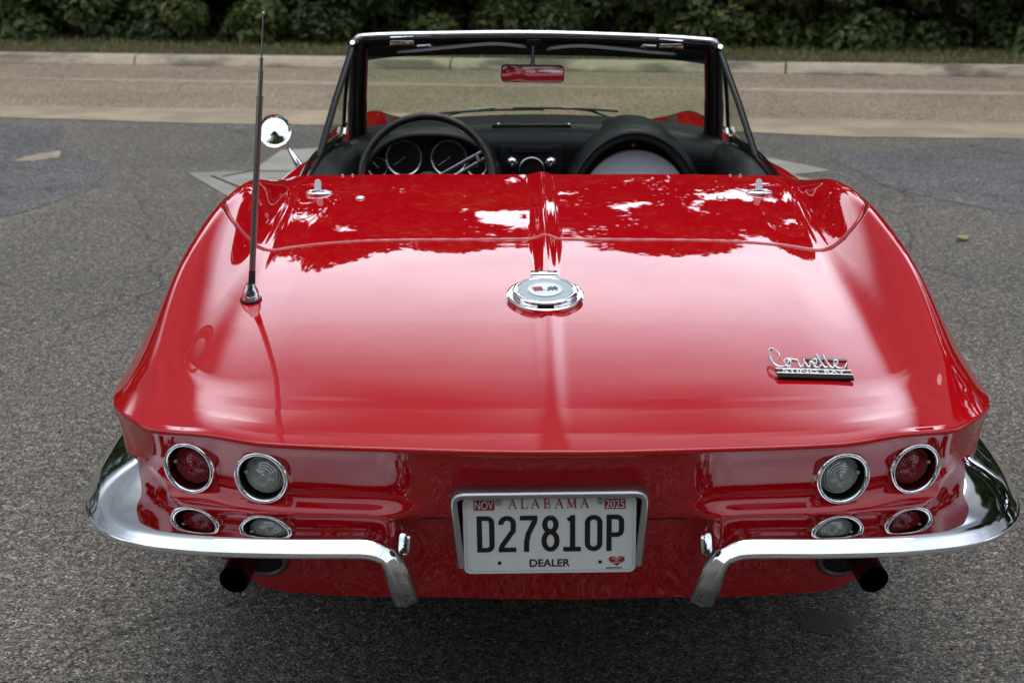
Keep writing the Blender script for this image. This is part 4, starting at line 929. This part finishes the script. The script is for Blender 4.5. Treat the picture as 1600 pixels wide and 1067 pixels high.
# door top trims and cockpit tub
for sg in (-1, 1):
    Pt = [(1.47, .565, .895, .070), (1.6, .575, .880, .064), (1.8, .590, .868, .055), (2.1, .598, .852, .050), (2.35, .590, .838, .050), (2.55, .575, .820, .045)]
    G_ = []
    for y, x, z, hw in Pt:
        G_.append([(sg * (x - hw * 1.2), y, z - .20), (sg * (x - hw), y, z - .03), (sg * (x - hw * .8), y, z - .008), (sg * (x - hw * .2), y, z), (sg * (x + hw * .45), y, z - .002), (sg * (x + hw * .8), y, z - .010)])
    G_ = np.array(G_); G_ = pchip([p_[0] for p_ in Pt], G_, np.linspace(1.47, 2.55, 24)); grid('door_trim', G_, 'vinyl', car, fix=True)
    mb = MB()
    for off, rr_ in ((.028, .005), (.047, .006)):
        mb.tube([(sg * (np.interp(y, [1.5, 1.8, 2.1, 2.5], [.578, .592, .600, .580]) + off), y, np.interp(y, [1.5, 1.6, 1.8, 2.1, 2.35, 2.55], [.888, .878, .870, .854, .840, .822]) + .002) for y in np.linspace(1.54, 2.5, 14)], rr_, 8)
    mb.build('window_seal', 'trim', car)
    for y in (1.53, 1.62):
        mb = MB(); mb.lathe([(.004, 0), (.004, .003), (.0001, .005)], (sg * (.615 if y < 1.6 else .59), y, .892 if y < 1.6 else .885), (0, -.3, 1), 10); mb.build('trim_screw', 'chrome', car)
tub = MB()
for sg in (-1, 1): tub.box((sg * .60, 2.05, .55), (.06, 1.2, .50))
tub.box((0, 2.05, .32), (1.2, 1.2, .04)); tub.box((0, 1.49, .60), (1.2, .05, .52)); tub.box((0, 2.66, .58), (1.12, .06, .44)); tub.box((0, 2.0, .42), (.26, 1.1, .22), None, .03)
tub.build('cockpit_tub', 'under', car, False)

# dashboard
dash = MB()
G_ = []
for x in np.linspace(-.575, .575, 31):
    k = 1 - (x / .575) ** 2; G_.append([(x, 2.66 + .06 * k, .838 + .034 * k), (x, 2.50, .832 + .055 * k ** .7), (x, 2.42, .835 + .058 * k ** .7), (x, 2.37, .82 + .055 * k ** .7), (x, 2.345, .78 + .05 * k), (x, 2.345, .55)])
G_ = np.array(G_); do = grid('dashboard', pchip([0, .2, .3, .38, .45, 1], G_.transpose(1, 0, 2), np.linspace(0, 1, 40)), 'vinyl', car, fix=True)
def pod(cx, rx, ztop, rin, zin, nm, y0, y1, pw=1):
    zb = .62; G_ = []
    for a in np.linspace(R(-8), R(188), 49):
        c_, s_ = math.cos(a), math.sin(a); c_ = math.copysign(abs(c_) ** pw, c_); s_ = math.copysign(abs(s_) ** pw, s_); e_ = lambda r_, z_: (cx + r_ * c_, zb + (z_ - zb) * s_)
        G_.append([(*e_(rx * 1.02, ztop)[:1], y1, e_(rx * 1.02, ztop)[1] - .01), (e_(rx, ztop)[0], y0 + .05, e_(rx, ztop)[1]), (e_(rx * .985, ztop - .004)[0], y0 + .015, e_(rx, ztop - .004)[1]), (e_(rx * .93, ztop - .018)[0], y0, e_(rx, ztop - .018)[1]), (e_(rx * .90, ztop - .028)[0], y0 + .008, e_(rx, ztop - .028)[1]), (e_(rin, zin)[0], y0 + .05, e_(rin, zin)[1]), (e_(rin * .99, zin - .002)[0], y0 + .11, e_(rin, zin - .002)[1])])
    G_ = np.array(G_); G_ = pchip([0, .3, .4, .5, .6, .8, 1], G_.transpose(1, 0, 2), np.linspace(0, 1, 40))
    return grid(nm, G_, 'vinyl', do, fix=True)
pod(-.320, .228, .905, .215, .880, 'gauge_hood', 2.24, 2.50, .72); pod(.292, .222, .917, .182, .868, 'glove_hood', 2.20, 2.50)
def half(cx, rx, zt, zb, y, nm, m, par, tl=0):
    V = [(cx + rx * math.cos(a), y + tl * math.sin(a), zb + (zt - zb) * math.sin(a)) for a in np.linspace(0, math.pi, 40)]; return raw(nm, V, [list(range(40))], m, par, False)
half(-.320, .222, .884, .60, 2.285, 'gauge_panel', 'gauge', do)
mb = MB(); mb.tube([(-.325 + .165 * t, 2.281, .879 - .040 * t * t - .010 * t ** 4) for t in np.linspace(-1, 1, 30)], .0018, 6); mb.build('gauge_trim', 'satin', do)
half(.292, .186, .868, .60, 2.27, 'glove_surround', 'gauge', do)
half(.296, .162, .838, .68, 2.222, 'glove_panel', 'panel', do, .036)
mb = MB(); mb.tube([(.296 + .163 * math.cos(a), 2.222 + .036 * math.sin(a), .68 + .159 * math.sin(a)) for a in np.linspace(0, math.pi, 36)], .0022, 6); mb.tube([(.292 + .188 * math.cos(a), 2.268, .62 + .252 * math.sin(a)) for a in np.linspace(R(30), R(150), 30)], .0012, 6); mb.build('glove_trim', 'satin', do)
mb = MB(); mb.lathe([(.009, 0), (.009, .006), (.006, .009), (.003, .009), (.0001, .007)], (.290, 2.268, .855), (0, -1, .1), 20); mb.build('glove_lock', 'satin', do)
for cx, cz, r in ((-.400, .812, .056), (-.264, .812, .056), (-.479, .783, .032), (-.180, .785, .032)):
    mb = MB(); mb.lathe([(r, .0), (r, .009), (r - .002, .013), (r - .0055, .011), (r - .007, .002)], (cx, 2.283, cz), (0, -1, .08), 44); gg = mb.build('gauge', 'bright', do)
    mb = MB(); mb.lathe([(r - .004, .003), (.0001, .003)], (cx, 2.283, cz), (0, -1, .08), 32); mb.build('gauge_face', 'gauge', gg)
    tk = MB()
    for a in np.linspace(R(-40), R(220), 15 if r > .04 else 7):
        c_, s_ = math.cos(a), math.sin(a); d1, d2 = r * .78, r * .86
        tk.tube([(cx + d1 * c_, 2.2785, cz + d1 * s_), (cx + d2 * c_, 2.2785, cz + d2 * s_)], .0007, 4)
    a = R(215) if r > .04 else R(130); tk.tube([(cx, 2.277, cz), (cx + r * .7 * math.cos(a), 2.277, cz + r * .7 * math.sin(a))], .0011, 4)
    tk.lathe([(.004, 0), (.004, .004), (.0001, .005)], (cx, 2.279, cz), (0, -1, 0), 12); tk.build('gauge_needle', 'satin', gg)
# centre stack
mb = MB(); mb.box((-.014, 2.37, .74), (.20, .08, .20), None, .015); mb.box((-.014, 2.40, .870), (.245, .02, .05), None, .008); mb.build('centre_stack', 'vinyl', do)
mb = MB(); mb.box((-.014, 2.328, .829), (.128, .008, .018), None, .003); vt = mb.build('dash_vent', 'gauge', do)
mb = MB()
for k in range(4): mb.box((-.014, 2.3235, .823 + k * .004), (.120, .003, .0014))
mb.build('vent_slat', 'satin', vt, False)
for x in (-.074, .044):
    mb = MB(); mb.lathe([(.017, 0), (.017, .006), (.0135, .010), (.010, .008), (.0095, .016), (.0065, .018), (.006, .012), (.0001, .011)], (x, 2.328, .790), (0, -1, .15), 28); mb.build('dash_knob', 'chrome', do)
mb = MB(); mb.lathe([(.040, 0), (.040, .010), (.037, .012), (.035, .001)], (-.014, 2.328, .766), (0, -1, .1), 40); ck_ = mb.build('dash_clock', 'satin', do)
mb = MB(); mb.lathe([(.035, .003), (.0001, .003)], (-.014, 2.328, .766), (0, -1, .1), 32); mb.build('clock_face', 'gauge', ck_)
for x in (-.115, .10):
    mb = MB(); mb.lathe([(.004, 0), (.004, .003), (.0001, .004)], (x, 2.40, .893), (0, -.8, .6), 10); mb.build('dash_screw', 'chrome', do)
# steering wheel
SWC = Vector((-.318, 2.005, .800)); sa = Vector((0, -.90, .43)).normalized(); sxv = Vector((1, 0, 0)); syv = sa.cross(sxv); syv = -syv if syv.z < 0 else syv
mb = MB(); ring = [SWC + sxv * .188 * math.cos(a) + syv * .188 * math.sin(a) for a in np.linspace(0, 2 * math.pi, 73)]
mb.tube(ring, .0115, 12, False); sw_ = mb.build('steering_wheel', 'wood', car)
mb = MB()
for a in (R(24), R(204), R(294)):
    d = sxv * math.cos(a) + syv * math.sin(a); e_ = sxv * -math.sin(a) + syv * math.cos(a)
    for o_ in (-.013, .013): mb.tube([SWC + d * .03 + e_ * o_ - sa * .075, SWC + d * .180 + e_ * o_ * .8], .006, 6, True, .35)
    mb.tube([SWC + d * .158 + e_ * -.013, SWC + d * .158 + e_ * .013], .006, 6, True, .4)
mb.build('wheel_spoke', 'satin', sw_)
mb = MB(); mb.lathe([(.045, -.03), (.045, -.005), (.03, .012), (.0001, .015)], SWC - sa * .07, sa, 30); mb.tube([SWC - sa * .08, SWC - sa * .30], .03, 14); mb.build('wheel_hub', 'vinyl', sw_)
# cowl and wipers
cw_ = [[(x, y + .16 * (1 - (x / .6) ** 2) * k, z) for x in np.linspace(-.58, .58, 25)] for y, z, k in ((2.54, .83, 1), (2.62, .825, 1), (2.70, .80, .6), (2.76, .78, .0))]
cw_ = [[(x, y, z + .022 * (1 - (x / .58) ** 2)) for x, y, z in r_] for r_ in cw_]; grid('cowl', cw_, 'trim', car, fix=True)
for sg in (-1, 1):
    c0 = -.02 + sg * .02
    mb = MB(); mb.tube([(x, 2.735 - .10 * (x / .5) ** 2, .876 + .010 * (1 - (x / .35) ** 2) + (.004 if sg > 0 else 0)) for x in np.linspace(c0 - .17 + sg * .10, c0 + .17 + sg * .10, 10)], .004, 8, True, 1.8); wo = mb.build('wiper', 'rubber', car)
    mb = MB(); mb.tube([(c0 + sg * .30 - .02, 2.73, .850), (c0 + sg * .18, 2.725, .884), (c0 + sg * .09, 2.73, .892)], [.006, .0045, .0035], 8); mb.build('wiper_arm', 'satin', wo)
# round door mirror
hd = Vector((-.786, 2.28, .892)); max_ = Vector((.07, -.93, .40)).normalized()
mb = MB(); mb.lathe([(.0001, -.045), (.02, -.043), (.038, -.032), (.049, -.014), (.052, .0), (.052, .004), (.050, .007), (.0475, .005)], hd, max_, 48); dm = mb.build('door_mirror', 'chrome', car, angle=60)
mb = MB(); mb.lathe([(.0478, .0048), (.0001, .0062)], hd, max_, 48); mb.build('mirror_face', 'mirror', dm)
mb = MB(); bs = Vector((-.690, 2.125, .806)); hs_ = hd + Vector((.026, .022, -.036)); mb.tube([hs_.lerp(bs, k) for k in np.linspace(0, 1, 8)], list(np.linspace(.0055, .0165, 8)), 14, True, .75); mb.build('mirror_stalk', 'chrome', dm)
